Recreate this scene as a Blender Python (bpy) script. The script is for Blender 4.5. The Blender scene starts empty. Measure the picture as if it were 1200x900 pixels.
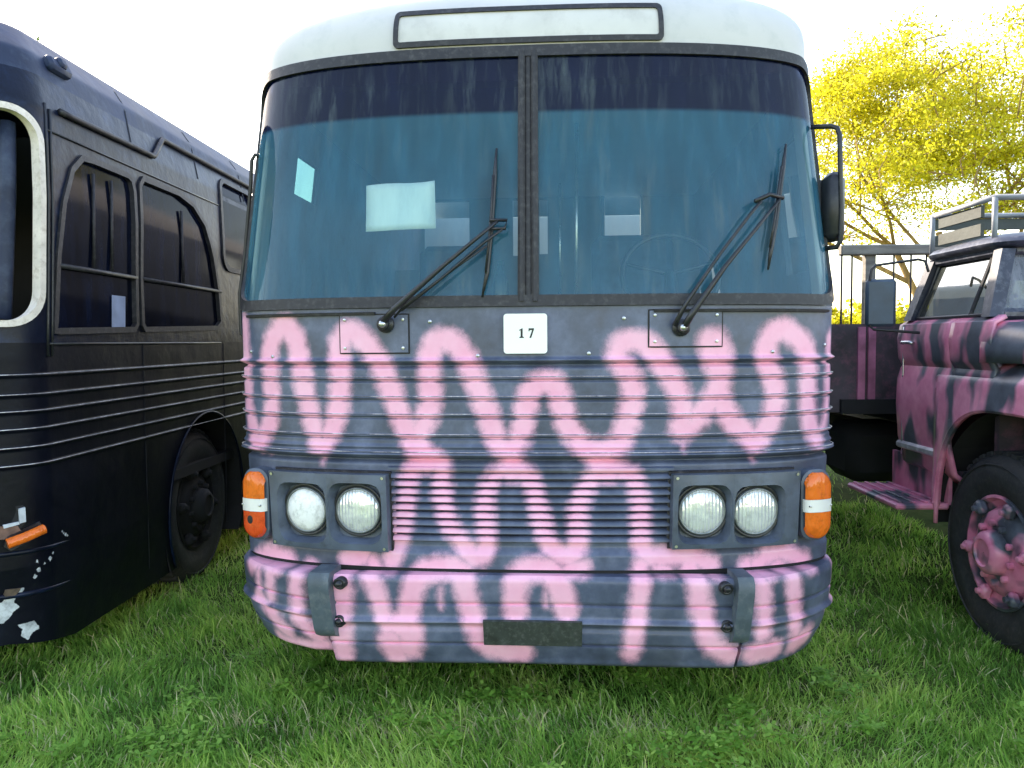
import bpy, math, random
import numpy as np
from mathutils import Matrix, Vector, Euler

random.seed(7); RNG = np.random.default_rng(11)
sc = bpy.context.scene
COL = sc.collection
R = math.radians

# ------------------------------------------------------------------ camera
H = 1.55
F_PX = 942.0
CAM_ROT = Matrix.Rotation(R(1.155), 3, 'Z') @ Matrix.Rotation(R(90 - 3.04), 3, 'X') @ Matrix.Rotation(R(-0.45), 3, 'Z')
cam_d = bpy.data.cameras.new("camera")
cam = bpy.data.objects.new("camera", cam_d); COL.objects.link(cam)
cam_d.sensor_width = 36; cam_d.lens = 36 * F_PX / 1200
cam_d.clip_start = 0.05; cam_d.clip_end = 3000
cam.matrix_world = Matrix.Translation((0, 0, H)) @ CAM_ROT.to_4x4()
sc.camera = cam
CR = np.array(CAM_ROT); CP = np.array([0, 0, H])

def ray(px, py):
    return CR @ np.array([(px - 600) / F_PX, (450 - py) / F_PX, -1.0])
def project(P):
    q = (np.asarray(P) - CP) @ CR
    return np.stack([600 + F_PX * q[..., 0] / -q[..., 2], 450 - F_PX * q[..., 1] / -q[..., 2]], -1)
def at_y(px, py, y):
    d = ray(px, py); return CP + d * (y / d[1])
def at_x(px, py, x):
    d = ray(px, py); return CP + d * (x / d[0])

# ------------------------------------------------------------------ tagging
def tag(o, label=None, cat=None, group=None, kind=None):
    if label: o['label'] = label
    if cat: o['category'] = cat
    if group: o['group'] = group
    if kind: o['kind'] = kind
    return o
def empty(name, loc=(0, 0, 0), rz=0.0):
    o = bpy.data.objects.new(name, None); COL.objects.link(o)
    o.location = loc; o.rotation_euler = (0, 0, rz); o.empty_display_size = 0.2
    return o

def vnoise(x, y, seed, s):
    r = np.random.default_rng(seed); T = r.random((64, 64))
    x = x * s + 1000; y = y * s + 1000; i = np.floor(x).astype(int); j = np.floor(y).astype(int); fx = x - i; fy = y - j
    fx = fx * fx * (3 - 2 * fx); fy = fy * fy * (3 - 2 * fy); g = lambda a, b: T[a % 64, b % 64]
    return (g(i, j) * (1 - fx) + g(i + 1, j) * fx) * (1 - fy) + (g(i, j + 1) * (1 - fx) + g(i + 1, j + 1) * fx) * fy
def in_poly(u, z, P):
    r = np.zeros(np.broadcast(u, z).shape, bool)
    for (x0, y0_), (x1, y1_) in zip(P, np.roll(P, -1, 0)):
        c = ((y0_ > z) != (y1_ > z)) & (u < (x1 - x0) * (z - y0_) / (y1_ - y0_ + 1e-12) + x0); r ^= c
    return r
class MB:
    def __init__(s):
        s.v = []; s.f = []; s.n = 0; s.attr = []
    def add(s, verts, faces):
        verts = np.asarray(verts, dtype=float).reshape(-1, 3)
        o = s.n; s.v.append(verts); s.n += len(verts)
        s.f.extend([tuple(i + o for i in f) for f in faces]); return o
    def grid(s, P, mask=None, flip=False):
        a, b = P.shape[:2]
        fs = []
        for i in range(a - 1):
            for j in range(b - 1):
                if mask is not None and not mask[i, j]: continue
                q = (i * b + j, (i + 1) * b + j, (i + 1) * b + j + 1, i * b + j + 1)
                fs.append(q[::-1] if flip else q)
        return s.add(P.reshape(-1, 3), fs)
    def box(s, c, d, rot=None, bev=0.0):
        c = np.asarray(c, float); d = np.asarray(d, float) / 2
        if bev <= 0:
            P = np.array([[x, y, z] for z in (-1, 1) for y in (-1, 1) for x in (-1, 1)]) * d
            Fs = [(0, 2, 3, 1), (4, 5, 7, 6), (0, 1, 5, 4), (2, 6, 7, 3), (0, 4, 6, 2), (1, 3, 7, 5)]
        else:
            b = min(bev, d.min() * 0.95)
            P = []; idx = {}
            for sx in (-1, 1):
                for sy in (-1, 1):
                    for sz in (-1, 1):
                        sg = np.array([sx, sy, sz])
                        for ax in range(3):
                            q = sg * (d - b); q[ax] = sg[ax] * d[ax]
                            idx[(sx, sy, sz, ax)] = len(P); P.append(q)
            P = np.array(P); Fs = []
            for ax in range(3):
                a1, a2 = (ax + 1) % 3, (ax + 2) % 3
                for sg in (-1, 1):
                    lp = []
                    for (p, q) in ((-1, -1), (1, -1), (1, 1), (-1, 1)):
                        k = [0, 0, 0]; k[ax] = sg; k[a1] = p; k[a2] = q; lp.append(idx[(*k, ax)])
                    Fs.append(tuple(lp if sg > 0 else lp[::-1]))
                for p in (-1, 1):
                    for q in (-1, 1):
                        lp = []
                        for t, axx in ((-1, a1), (1, a1), (1, a2), (-1, a2)):
                            k = [0, 0, 0]; k[ax] = t; k[a1] = p; k[a2] = q; lp.append(idx[(*k, axx)])
                        Fs.append(tuple(lp if p * q < 0 else lp[::-1]))
            for sx in (-1, 1):
                for sy in (-1, 1):
                    for sz in (-1, 1):
                        lp = [idx[(sx, sy, sz, k)] for k in range(3)]
                        Fs.append(tuple(lp if sx * sy * sz > 0 else lp[::-1]))
        if rot is not None: P = P @ np.array(rot).T
        return s.add(P + c, Fs)
    def tube(s, pts, r, n=8, cap=True, closed=False):
        pts = [np.asarray(p, float) for p in pts]
        m = len(pts)
        rs = r if hasattr(r, '__len__') else [r] * m
        ring = []; up = None
        for i in range(m):
            if closed: t = pts[(i + 1) % m] - pts[i - 1]
            else: t = pts[min(i + 1, m - 1)] - pts[max(i - 1, 0)]
            t = t / (np.linalg.norm(t) + 1e-12)
            if up is None:
                up = np.array([0, 0, 1.0]) if abs(t[2]) < .9 else np.array([1.0, 0, 0])
            a = up - t * (up @ t); a /= np.linalg.norm(a) + 1e-12; up = a
            b = np.cross(t, a)
            ring.append([pts[i] + rs[i] * (math.cos(k * 2 * math.pi / n) * a + math.sin(k * 2 * math.pi / n) * b) for k in range(n)])
        fs = []
        for i in range(m if closed else m - 1):
            j = (i + 1) % m
            for k in range(n):
                fs.append((i * n + k, i * n + (k + 1) % n, j * n + (k + 1) % n, j * n + k))
        if cap and not closed:
            fs.append(tuple(range(n))[::-1]); fs.append(tuple((m - 1) * n + k for k in range(n)))
        return s.add(np.array(ring).reshape(-1, 3), fs)
    def lathe(s, prof, c, axis='x', n=32):
        # prof: (radius, height along axis)
        V = []
        for (rr, h) in prof:
            for k in range(n):
                a = 2 * math.pi * k / n
                p = (h, rr * math.cos(a), rr * math.sin(a)) if axis == 'x' else ((rr * math.cos(a), h, rr * math.sin(a)) if axis == 'y' else (rr * math.cos(a), rr * math.sin(a), h))
                V.append(p)
        fs = []
        for i in range(len(prof) - 1):
            for k in range(n):
                fs.append((i * n + k, i * n + (k + 1) % n, (i + 1) * n + (k + 1) % n, (i + 1) * n + k))
        return s.add(np.array(V) + np.asarray(c, float), fs)
    def loops(s, rings, cap_last=False, cap_first=False):
        n = len(rings[0]); fs = []
        for i in range(len(rings) - 1):
            for k in range(n):
                fs.append((i * n + k, i * n + (k + 1) % n, (i + 1) * n + (k + 1) % n, (i + 1) * n + k))
        if cap_last: fs.append(tuple((len(rings) - 1) * n + k for k in range(n)))
        if cap_first: fs.append(tuple(range(n))[::-1])
        return s.add(np.concatenate([np.asarray(r, float) for r in rings]), fs)
    def prism(s, poly, vec):
        poly = np.asarray(poly, float); vec = np.asarray(vec, float); n = len(poly)
        fs = [tuple(range(n))[::-1], tuple(range(n, 2 * n))] + [(k, (k + 1) % n, n + (k + 1) % n, n + k) for k in range(n)]
        return s.add(np.concatenate([poly, poly + vec]), fs)
    def build(s, name, mat, parent=None, smooth=False, attr=None, org=None, solid=0.0, auto=None):
        V = np.concatenate(s.v) if s.v else np.zeros((0, 3))
        if org is not None: V = V - np.asarray(org)
        me = bpy.data.meshes.new(name)
        me.from_pydata(V.tolist(), [], s.f); me.update()
        me.materials.append(mat)
        if attr is not None:
            a = me.attributes.new('paint', 'FLOAT', 'POINT'); a.data.foreach_set('value', np.asarray(attr, dtype=np.float32))
        o = bpy.data.objects.new(name, me); COL.objects.link(o)
        if smooth: me.polygons.foreach_set('use_smooth', [True] * len(me.polygons))
        if auto is not None:
            me.polygons.foreach_set('use_smooth', [True] * len(me.polygons))
            me.set_sharp_from_angle(angle=R(auto))
        if parent is not None: o.parent = parent
        if solid:
            m = o.modifiers.new('thick', 'SOLIDIFY'); m.thickness = solid; m.offset = 0
        return o

# ------------------------------------------------------------------ materials
def new_mat(name):
    m = bpy.data.materials.new(name); m.use_nodes = True
    nt = m.node_tree; nt.nodes.clear()
    out = nt.nodes.new('ShaderNodeOutputMaterial')
    return m, nt, out
def N(nt, typ, **kw):
    n = nt.nodes.new(typ)
    for k, v in kw.items():
        if k.startswith('i_'): n.inputs[k[2:].replace('_', ' ')].default_value = v
        else: setattr(n, k, v)
    return n
def c4(c): return (c[0], c[1], c[2], 1)
def noise(nt, scale, detail=6, rough=.55, coord=None, stretch=None):
    tc = N(nt, 'ShaderNodeTexCoord')
    src = tc.outputs['Object']
    if stretch:
        mp = N(nt, 'ShaderNodeMapping'); mp.inputs['Scale'].default_value = stretch
        nt.links.new(src, mp.inputs['Vector']); src = mp.outputs['Vector']
    n = N(nt, 'ShaderNodeTexNoise'); n.inputs['Scale'].default_value = scale
    n.inputs['Detail'].default_value = detail; n.inputs['Roughness'].default_value = rough
    nt.links.new(src, n.inputs['Vector']); return n
def ramp(nt, src, stops):
    r = N(nt, 'ShaderNodeValToRGB'); e = r.color_ramp.elements
    while len(e) < len(stops): e.new(.5)
    for k, (p, c) in enumerate(stops):
        e[k].position = p; e[k].color = c4(c) if hasattr(c, '__len__') else (c, c, c, 1)
    nt.links.new(src, r.inputs['Fac']); return r
def mixc(nt, fac, a, b, mode='MIX'):
    m = N(nt, 'ShaderNodeMix', data_type='RGBA', blend_type=mode)
    for sock, val in ((m.inputs[0], fac), (m.inputs[6], a), (m.inputs[7], b)):
        if isinstance(val, (int, float)): sock.default_value = val
        elif isinstance(val, tuple): sock.default_value = c4(val)
        else: nt.links.new(val, sock)
    return m.outputs[2]
def simple(name, col, rough=.5, metal=0.0, var=.25, scale=8.0, bump=0.0, dirt_or_sheen=None, dirt_or_sheen_amt=.4, spec=.5, stretch=None):
    m, nt, out = new_mat(name)
    b = N(nt, 'ShaderNodeBsdfPrincipled')
    n = noise(nt, scale, stretch=stretch)
    lo = tuple(x * (1 - var) for x in col); hi = tuple(min(1, x * (1 + var)) for x in col)
    r = ramp(nt, n.outputs['Fac'], [(.3, lo), (.7, hi)])
    c = r.outputs['Color']
    if dirt_or_sheen:
        n2 = noise(nt, scale * 2.7, detail=9, rough=.7)
        r2 = ramp(nt, n2.outputs['Fac'], [(.5, 0.0), (.72, 1.0)])
        mm = N(nt, 'ShaderNodeMath', operation='MULTIPLY'); mm.inputs[1].default_value = dirt_or_sheen_amt
        nt.links.new(r2.outputs['Color'], mm.inputs[0])
        c = mixc(nt, mm.outputs[0], c, dirt_or_sheen)
    nt.links.new(c, b.inputs['Base Color'])
    rr = N(nt, 'ShaderNodeMapRange'); rr.inputs['To Min'].default_value = max(.03, rough - .12); rr.inputs['To Max'].default_value = min(1, rough + .12)
    nt.links.new(n.outputs['Fac'], rr.inputs['Value']); nt.links.new(rr.outputs['Result'], b.inputs['Roughness'])
    b.inputs['Metallic'].default_value = metal; b.inputs['Specular IOR Level'].default_value = spec
    if bump:
        n3 = noise(nt, scale * 5, detail=8)
        bm = N(nt, 'ShaderNodeBump'); bm.inputs['Strength'].default_value = bump; bm.inputs['Distance'].default_value = .01
        nt.links.new(n3.outputs['Fac'], bm.inputs['Height']); nt.links.new(bm.outputs['Normal'], b.inputs['Normal'])
    nt.links.new(b.outputs[0], out.inputs['Surface'])
    return m

def graffiti_mat():
    m, nt, out = new_mat('graffiti_paint')
    b = N(nt, 'ShaderNodeBsdfPrincipled')
    at = N(nt, 'ShaderNodeAttribute', attribute_name='paint')
    sp = noise(nt, 190, detail=3, rough=.7)
    sp2 = noise(nt, 22, detail=6)
    # spray speckle at the soft edge of each stroke
    s1 = N(nt, 'ShaderNodeMath', operation='MULTIPLY_ADD'); s1.inputs[1].default_value = .30; s1.inputs[2].default_value = -.15
    nt.links.new(sp.outputs['Fac'], s1.inputs[0])
    s2 = N(nt, 'ShaderNodeMath', operation='MULTIPLY_ADD'); s2.inputs[1].default_value = .5; s2.inputs[2].default_value = -.25
    nt.links.new(sp2.outputs['Fac'], s2.inputs[0])
    ad = N(nt, 'ShaderNodeMath', operation='ADD'); nt.links.new(s1.outputs[0], ad.inputs[0]); nt.links.new(s2.outputs[0], ad.inputs[1])
    ad2 = N(nt, 'ShaderNodeMath', operation='ADD'); nt.links.new(ad.outputs[0], ad2.inputs[0]); nt.links.new(at.outputs['Fac'], ad2.inputs[1])
    sm = N(nt, 'ShaderNodeMapRange', interpolation_type='SMOOTHSTEP'); sm.inputs['From Min'].default_value = .18; sm.inputs['From Max'].default_value = .82
    nt.links.new(ad2.outputs[0], sm.inputs['Value'])
    n1 = noise(nt, 5.5, detail=10, rough=.65)
    grey = ramp(nt, n1.outputs['Fac'], [(.28, (.040, .050, .084)), (.48, (.078, .098, .160)), (.72, (.165, .19, .285))])
    n4 = noise(nt, 3.0, detail=8, rough=.6, stretch=(1, 1, .35))
    drk = ramp(nt, n4.outputs['Fac'], [(.45, 0.0), (.7, .55)])
    g2 = mixc(nt, drk.outputs['Color'], grey.outputs['Color'], (.045, .05, .062))
    pn = ramp(nt, n1.outputs['Fac'], [(.3, (.85, .36, .52)), (.7, (.94, .51, .66))])
    col = mixc(nt, sm.outputs['Result'], g2, pn.outputs['Color'])
    # chips of bare light primer and grime specks
    n5 = noise(nt, 34, detail=10, rough=.75)
    chips = ramp(nt, n5.outputs['Fac'], [(.69, 0.0), (.73, .75)])
    col = mixc(nt, chips.outputs['Color'], col, (.55, .58, .6))
    n6 = noise(nt, 16, detail=10, rough=.8)
    gr = ramp(nt, n6.outputs['Fac'], [(.62, 0.0), (.72, .55)])
    col = mixc(nt, gr.outputs['Color'], col, (.04, .042, .045))
    nt.links.new(col, b.inputs['Base Color'])
    rr = ramp(nt, n1.outputs['Fac'], [(.3, .28), (.7, .5)])
    nt.links.new(rr.outputs['Color'], b.inputs['Roughness'])
    nb = noise(nt, 4.0, detail=4)
    bm = N(nt, 'ShaderNodeBump'); bm.inputs['Strength'].default_value = .25; bm.inputs['Distance'].default_value = .02
    nt.links.new(nb.outputs['Fac'], bm.inputs['Height']); nt.links.new(bm.outputs['Normal'], b.inputs['Normal'])
    nt.links.new(b.outputs[0], out.inputs['Surface']); return m

def truck_paint_mat(nm='truck_graffiti', sc_=2.6, st=(2.0, 2.0, .85), lo=.44):
    m, nt, out = new_mat(nm)
    b = N(nt, 'ShaderNodeBsdfPrincipled')
    n = noise(nt, sc_, detail=2.5, rough=.45, stretch=st)
    d = N(nt, 'ShaderNodeTexNoise')
    mk = ramp(nt, n.outputs['Fac'], [(lo, 0.0), (lo + .09, 1.0)])
    n1 = noise(nt, 7, detail=9, rough=.65)
    pk = ramp(nt, n1.outputs['Fac'], [(.3, (.60, .15, .27)), (.7, (.82, .33, .46))])
    dk = ramp(nt, n1.outputs['Fac'], [(.3, (.035, .04, .055)), (.7, (.11, .13, .17))])
    col = mixc(nt, mk.outputs['Color'], dk.outputs['Color'], pk.outputs['Color'])
    n5 = noise(nt, 30, detail=10, rough=.75)
    ch = ramp(nt, n5.outputs['Fac'], [(.66, 0.0), (.71, .7)])
    col = mixc(nt, ch.outputs['Color'], col, (.6, .62, .65))
    nt.links.new(col, b.inputs['Base Color']); b.inputs['Roughness'].default_value = .33
    nt.links.new(b.outputs[0], out.inputs['Surface']); return m

def glass_mat(name, tint, dust_veil=(.35, .42, .46), dust_veil_amt=.10, band=None, rough=.03, refl=1.0, lohi=(.35, 2.6), streak=0):
    m, nt, out = new_mat(name)
    tr = N(nt, 'ShaderNodeBsdfTransparent')
    gl = N(nt, 'ShaderNodeBsdfGlossy'); gl.inputs['Roughness'].default_value = rough
    df = N(nt, 'ShaderNodeBsdfDiffuse'); df.inputs['Color'].default_value = c4(dust_veil); tr.inputs['Color'].default_value = c4(tint)
    n = noise(nt, 5, detail=9, rough=.65, stretch=(2.2, 2.2, .45))
    dr = ramp(nt, n.outputs['Fac'], [(.35, dust_veil_amt * lohi[0]), (.55, dust_veil_amt), (.8, dust_veil_amt * lohi[1])])
    fac = dr.outputs['Color']
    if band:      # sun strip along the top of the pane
        zb, soft, tint2, dust_veil2 = band
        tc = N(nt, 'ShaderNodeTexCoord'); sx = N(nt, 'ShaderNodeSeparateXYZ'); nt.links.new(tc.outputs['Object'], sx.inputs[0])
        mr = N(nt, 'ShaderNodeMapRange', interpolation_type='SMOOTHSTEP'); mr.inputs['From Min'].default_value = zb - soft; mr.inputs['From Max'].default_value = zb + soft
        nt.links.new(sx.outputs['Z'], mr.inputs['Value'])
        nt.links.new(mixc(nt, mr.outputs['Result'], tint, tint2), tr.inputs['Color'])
        nt.links.new(mixc(nt, mr.outputs['Result'], dust_veil, dust_veil2), df.inputs['Color'])
    if streak:    # dried rain streaks: pale, upright
        n7 = noise(nt, 7, detail=8, rough=.7, stretch=(3.2, 3.2, .16)); n8 = noise(nt, 1.3, detail=3)
        r7 = ramp(nt, n7.outputs['Fac'], [(.50, 0.0), (.68, 1.0)]); r8 = ramp(nt, n8.outputs['Fac'], [(.40, .1), (.62, 1.0)])
        mu = N(nt, 'ShaderNodeMath', operation='MULTIPLY'); nt.links.new(r7.outputs['Color'], mu.inputs[0]); nt.links.new(r8.outputs['Color'], mu.inputs[1])
        mu2 = N(nt, 'ShaderNodeMath', operation='MULTIPLY'); mu2.inputs[1].default_value = streak; nt.links.new(mu.outputs[0], mu2.inputs[0])
        src = df.inputs['Color'].links[0].from_socket if df.inputs['Color'].is_linked else dust_veil
        nt.links.new(mixc(nt, mu2.outputs[0], src, (.42, .55, .58)), df.inputs['Color'])
    fr = N(nt, 'ShaderNodeFresnel'); fr.inputs['IOR'].default_value = 1.5
    fm = N(nt, 'ShaderNodeMath', operation='MULTIPLY'); fm.inputs[1].default_value = refl; fm.use_clamp = True
    nt.links.new(fr.outputs[0], fm.inputs[0])
    mx = N(nt, 'ShaderNodeMixShader'); nt.links.new(fac, mx.inputs[0]); nt.links.new(tr.outputs[0], mx.inputs[1]); nt.links.new(df.outputs[0], mx.inputs[2])
    m2 = N(nt, 'ShaderNodeMixShader'); nt.links.new(fm.outputs[0], m2.inputs[0]); nt.links.new(mx.outputs[0], m2.inputs[1]); nt.links.new(gl.outputs[0], m2.inputs[2])
    nb = noise(nt, 1.6, detail=2)
    bm = N(nt, 'ShaderNodeBump'); bm.inputs['Strength'].default_value = .05; bm.inputs['Distance'].default_value = .02
    nt.links.new(nb.outputs['Fac'], bm.inputs['Height']); nt.links.new(bm.outputs['Normal'], gl.inputs['Normal'])
    nt.links.new(m2.outputs[0], out.inputs['Surface']); return m

def lens_mat(name, col, rough=.12, metal=.0, vor=60, strength=.4, flutes=0):
    m, nt, out = new_mat(name)
    b = N(nt, 'ShaderNodeBsdfPrincipled'); b.inputs['Roughness'].default_value = rough; b.inputs['Metallic'].default_value = metal
    nz = noise(nt, 26, detail=9, rough=.7)
    dr = ramp(nt, nz.outputs['Fac'], [(.3, tuple(x * .62 for x in col)), (.5, col), (.7, tuple(min(1, x * 1.06) for x in col))])
    nt.links.new(dr.outputs['Color'], b.inputs['Base Color'])
    tc = N(nt, 'ShaderNodeTexCoord'); mp = N(nt, 'ShaderNodeMapping'); mp.inputs['Scale'].default_value = (1, 1, .35)
    nt.links.new(tc.outputs['Object'], mp.inputs[0])
    v = N(nt, 'ShaderNodeTexVoronoi'); v.inputs['Scale'].default_value = vor; nt.links.new(mp.outputs[0], v.inputs['Vector'])
    h = v.outputs['Distance']
    if flutes:
        wv = N(nt, 'ShaderNodeTexWave', wave_type='BANDS', bands_direction='X'); wv.inputs['Scale'].default_value = flutes; wv.inputs['Distortion'].default_value = .4
        nt.links.new(tc.outputs['Object'], wv.inputs['Vector'])
        nb = noise(nt, 11, detail=3); ad = N(nt, 'ShaderNodeMath', operation='MULTIPLY_ADD'); ad.inputs[1].default_value = 3.0
        nt.links.new(nb.outputs['Fac'], ad.inputs[0]); nt.links.new(wv.outputs['Fac'], ad.inputs[2]); h = ad.outputs[0]
    bm = N(nt, 'ShaderNodeBump'); bm.inputs['Strength'].default_value = strength; bm.inputs['Distance'].default_value = .012
    nt.links.new(h, bm.inputs['Height']); nt.links.new(bm.outputs['Normal'], b.inputs['Normal'])
    nt.links.new(b.outputs[0], out.inputs['Surface']); return m

def leaf_mat(name, stops, transl=.5, attr='paint'):
    m, nt, out = new_mat(name)
    at = N(nt, 'ShaderNodeAttribute', attribute_name=attr)
    r = ramp(nt, at.outputs['Fac'], stops)
    d = N(nt, 'ShaderNodeBsdfPrincipled'); d.inputs['Roughness'].default_value = .55; d.inputs['Specular IOR Level'].default_value = .3
    t = N(nt, 'ShaderNodeBsdfTranslucent')
    nt.links.new(r.outputs['Color'], d.inputs['Base Color']); nt.links.new(r.outputs['Color'], t.inputs['Color'])
    mx = N(nt, 'ShaderNodeMixShader'); mx.inputs[0].default_value = transl
    nt.links.new(d.outputs[0], mx.inputs[1]); nt.links.new(t.outputs[0], mx.inputs[2]); nt.links.new(mx.outputs[0], out.inputs['Surface'])
    return m

M = {}
M['graf'] = graffiti_mat()
M['truckpaint'] = truck_paint_mat()
M['grey'] = simple('grey_body_paint', (.082, .104, .148), .38, var=.3, scale=6, bump=.08, dirt_or_sheen=(.03, .032, .036), dirt_or_sheen_amt=.6)
M['guard'] = simple('grey_guard_paint', (.072, .098, .125), .5, var=.3, scale=9, bump=.1, dirt_or_sheen=(.3, .3, .3), dirt_or_sheen_amt=.3)
M['white'] = simple('white_roof_paint', (.57, .555, .55), .42, var=.06, scale=3, bump=.05, dirt_or_sheen=(.42, .44, .43), dirt_or_sheen_amt=.45)
M['rubber'] = simple('black_rubber', (.018, .017, .022), .55, var=.3, scale=14, bump=.1, dirt_or_sheen=(.10, .095, .10), dirt_or_sheen_amt=.6)
M['black'] = simple('black_plastic', (.016, .017, .022), .4, var=.3, scale=12, dirt_or_sheen=(.07, .07, .075), dirt_or_sheen_amt=.4)
M['glass'] = glass_mat('windshield_glass', (.84, .99, .97), dust_veil=(.048, .285, .47), dust_veil_amt=.27, band=(2.465, .012, (.12, .16, .32), (.004, .012, .07)), refl=.65, lohi=(.75, 1.5), streak=.45)  # blue diffuse layer: dust film with the reflected sky veil painted in
M['side_glass'] = glass_mat('side_window_glass', (.26, .44, .45), dust_veil_amt=.08)
M['dim_glass'] = glass_mat('dim_door_glass', (.09, .20, .21), dust_veil_amt=.08)
M['clear_glass'] = glass_mat('clear_side_window_glass', (.8, .92, .9), dust_veil_amt=.03)
M['dark_glass'] = glass_mat('dark_window_glass', (.025, .03, .045), dust_veil=(.006, .010, .028), dust_veil_amt=.6, refl=.28, rough=.10)
M['truck_glass'] = glass_mat('truck_window_glass', (.13, .16, .14), dust_veil=(.07, .085, .08), dust_veil_amt=.4, refl=.3)
M['truck_wind'] = glass_mat('truck_windshield_glass', (.35, .42, .48), dust_veil=(.36, .40, .48), dust_veil_amt=.45, refl=1.4)
M['panel'] = simple('sign_panel', (.62, .60, .58), .35, var=.1, scale=4, dirt_or_sheen=(.4, .38, .36), dirt_or_sheen_amt=.4)
M['interior'] = simple('cabin_lining', (.20, .23, .25), .7, var=.2, scale=3)
M['interior_pale'] = simple('pale_cabin_lining', (.50, .53, .53), .7, var=.06, scale=3)
M['dash'] = simple('dashboard_vinyl', (.09, .105, .12), .6, var=.25, scale=6)
M['seat'] = simple('seat_fabric', (.05, .065, .10), .9, var=.4, scale=10)
M['steel'] = simple('worn_steel', (.55, .56, .58), .3, metal=.9, var=.2, scale=15)
M['paper'] = simple('white_paper', (.93, .95, .93), .8, var=.02, scale=4)
M['ink'] = simple('black_ink', (.012, .012, .014), .6, var=.1)
M['head'] = lens_mat('headlight_lens', (.93, .95, .97), rough=.14, metal=.40, vor=38, strength=.40, flutes=22)
M['head_frost'] = lens_mat('frosted_headlight_lens', (.90, .91, .92), rough=.32, metal=.05, vor=70, strength=.1)
M['orange'] = lens_mat('orange_lens', (.82, .16, .02), rough=.18, vor=90, strength=.2)
M['redorange'] = lens_mat('deep_orange_lens', (.72, .08, .02), rough=.2, vor=90, strength=.2)
M['whiteband'] = simple('white_plastic', (.78, .77, .74), .3, var=.08)
M['plate'] = simple('blank_licence_plate', (.030, .038, .034), .6, var=.4, scale=20, dirt_or_sheen=(.16, .17, .16), dirt_or_sheen_amt=.4)
M['navy'] = simple('worn_sheen_navy_paint', (.003, .006, .018), .36, var=.7, scale=2.2, bump=.45, dirt_or_sheen=(.012, .030, .085), dirt_or_sheen_amt=.7, spec=.25)  # bluish blotches put a sky sheen into the paint colour
def chip_mat():
    m, nt, out = new_mat('chipped_navy_paint'); b = N(nt, 'ShaderNodeBsdfPrincipled')
    at = N(nt, 'ShaderNodeAttribute', attribute_name='paint'); n = noise(nt, 2.2, detail=9, rough=.65); n2 = noise(nt, 45, detail=8, rough=.75); n3 = noise(nt, 20, detail=9, rough=.75)
    base = ramp(nt, n.outputs['Fac'], [(.32, (.001, .002, .005)), (.55, (.003, .004, .010)), (.72, (.007, .010, .020))])
    dirt_or_sheen = ramp(nt, n3.outputs['Fac'], [(.56, 0.0), (.72, .45)]); col = mixc(nt, dirt_or_sheen.outputs['Color'], base.outputs['Color'], (.015, .019, .028))
    ma = N(nt, 'ShaderNodeMath', operation='MULTIPLY_ADD'); ma.inputs[1].default_value = 1.5; ma.inputs[2].default_value = -.75; nt.links.new(n2.outputs['Fac'], ma.inputs[0])
    ad = N(nt, 'ShaderNodeMath', operation='ADD'); nt.links.new(ma.outputs[0], ad.inputs[0]); nt.links.new(at.outputs['Fac'], ad.inputs[1])
    g = ramp(nt, ad.outputs[0], [(.48, 0.0), (.56, 1.0)])
    fib = ramp(nt, n3.outputs['Fac'], [(.35, (.25, .27, .30)), (.6, (.62, .66, .72))])
    mk = N(nt, 'ShaderNodeMath', operation='GREATER_THAN'); mk.inputs[1].default_value = .02; nt.links.new(at.outputs['Fac'], mk.inputs[0])
    mm = N(nt, 'ShaderNodeMath', operation='MULTIPLY'); nt.links.new(mk.outputs[0], mm.inputs[0]); nt.links.new(g.outputs['Color'], mm.inputs[1])
    nt.links.new(mixc(nt, mm.outputs[0], col, fib.outputs['Color']), b.inputs['Base Color'])
    rr = ramp(nt, n.outputs['Fac'], [(.3, .32), (.7, .6)]); nt.links.new(rr.outputs['Color'], b.inputs['Roughness']); b.inputs['Specular IOR Level'].default_value = .18
    nb = noise(nt, 3.2, detail=6); bm = N(nt, 'ShaderNodeBump'); bm.inputs['Strength'].default_value = .4; bm.inputs['Distance'].default_value = .02
    nt.links.new(nb.outputs['Fac'], bm.inputs['Height']); nt.links.new(bm.outputs['Normal'], b.inputs['Normal'])
    nt.links.new(b.outputs[0], out.inputs['Surface']); return m
M['navychip'] = chip_mat()
M['navyroof'] = simple('faded_sheen_navy_roof', (.016, .026, .060), .55, var=.6, scale=2.2, bump=.3, dirt_or_sheen=(.09, .12, .18), dirt_or_sheen_amt=.5, spec=.35)  # lighter and bluer than the sides: worn tone plus painted sky sheen
M['chromeline'] = simple('scuffed_aluminium_trim', (.62, .62, .66), .35, metal=.6, var=.3, scale=20)
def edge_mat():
    m, nt, out = new_mat('rib_edge_highlight'); b = N(nt, 'ShaderNodeBsdfPrincipled'); b.inputs['Roughness'].default_value = .35  # mottled pale colour that paints highlight lines along rib tops
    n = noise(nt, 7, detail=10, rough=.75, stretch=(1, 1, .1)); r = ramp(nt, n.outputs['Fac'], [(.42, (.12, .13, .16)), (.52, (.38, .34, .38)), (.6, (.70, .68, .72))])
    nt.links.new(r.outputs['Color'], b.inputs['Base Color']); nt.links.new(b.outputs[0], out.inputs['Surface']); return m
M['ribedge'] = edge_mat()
M['dullrim'] = simple('dull_lamp_rim', (.20, .22, .24), .4, metal=.6, var=.4, scale=25)
M['whiterim'] = simple('weathered_white_seal', (.74, .66, .60), .6, var=.15, scale=12, bump=.1, dirt_or_sheen=(.3, .22, .15), dirt_or_sheen_amt=.6)
M['fibre'] = simple('torn_white_fibreglass', (.50, .54, .60), .7, var=.2, scale=25, bump=.3)
M['dark'] = simple('dark_underbody', (.012, .012, .014), .85, var=.4)
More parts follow.
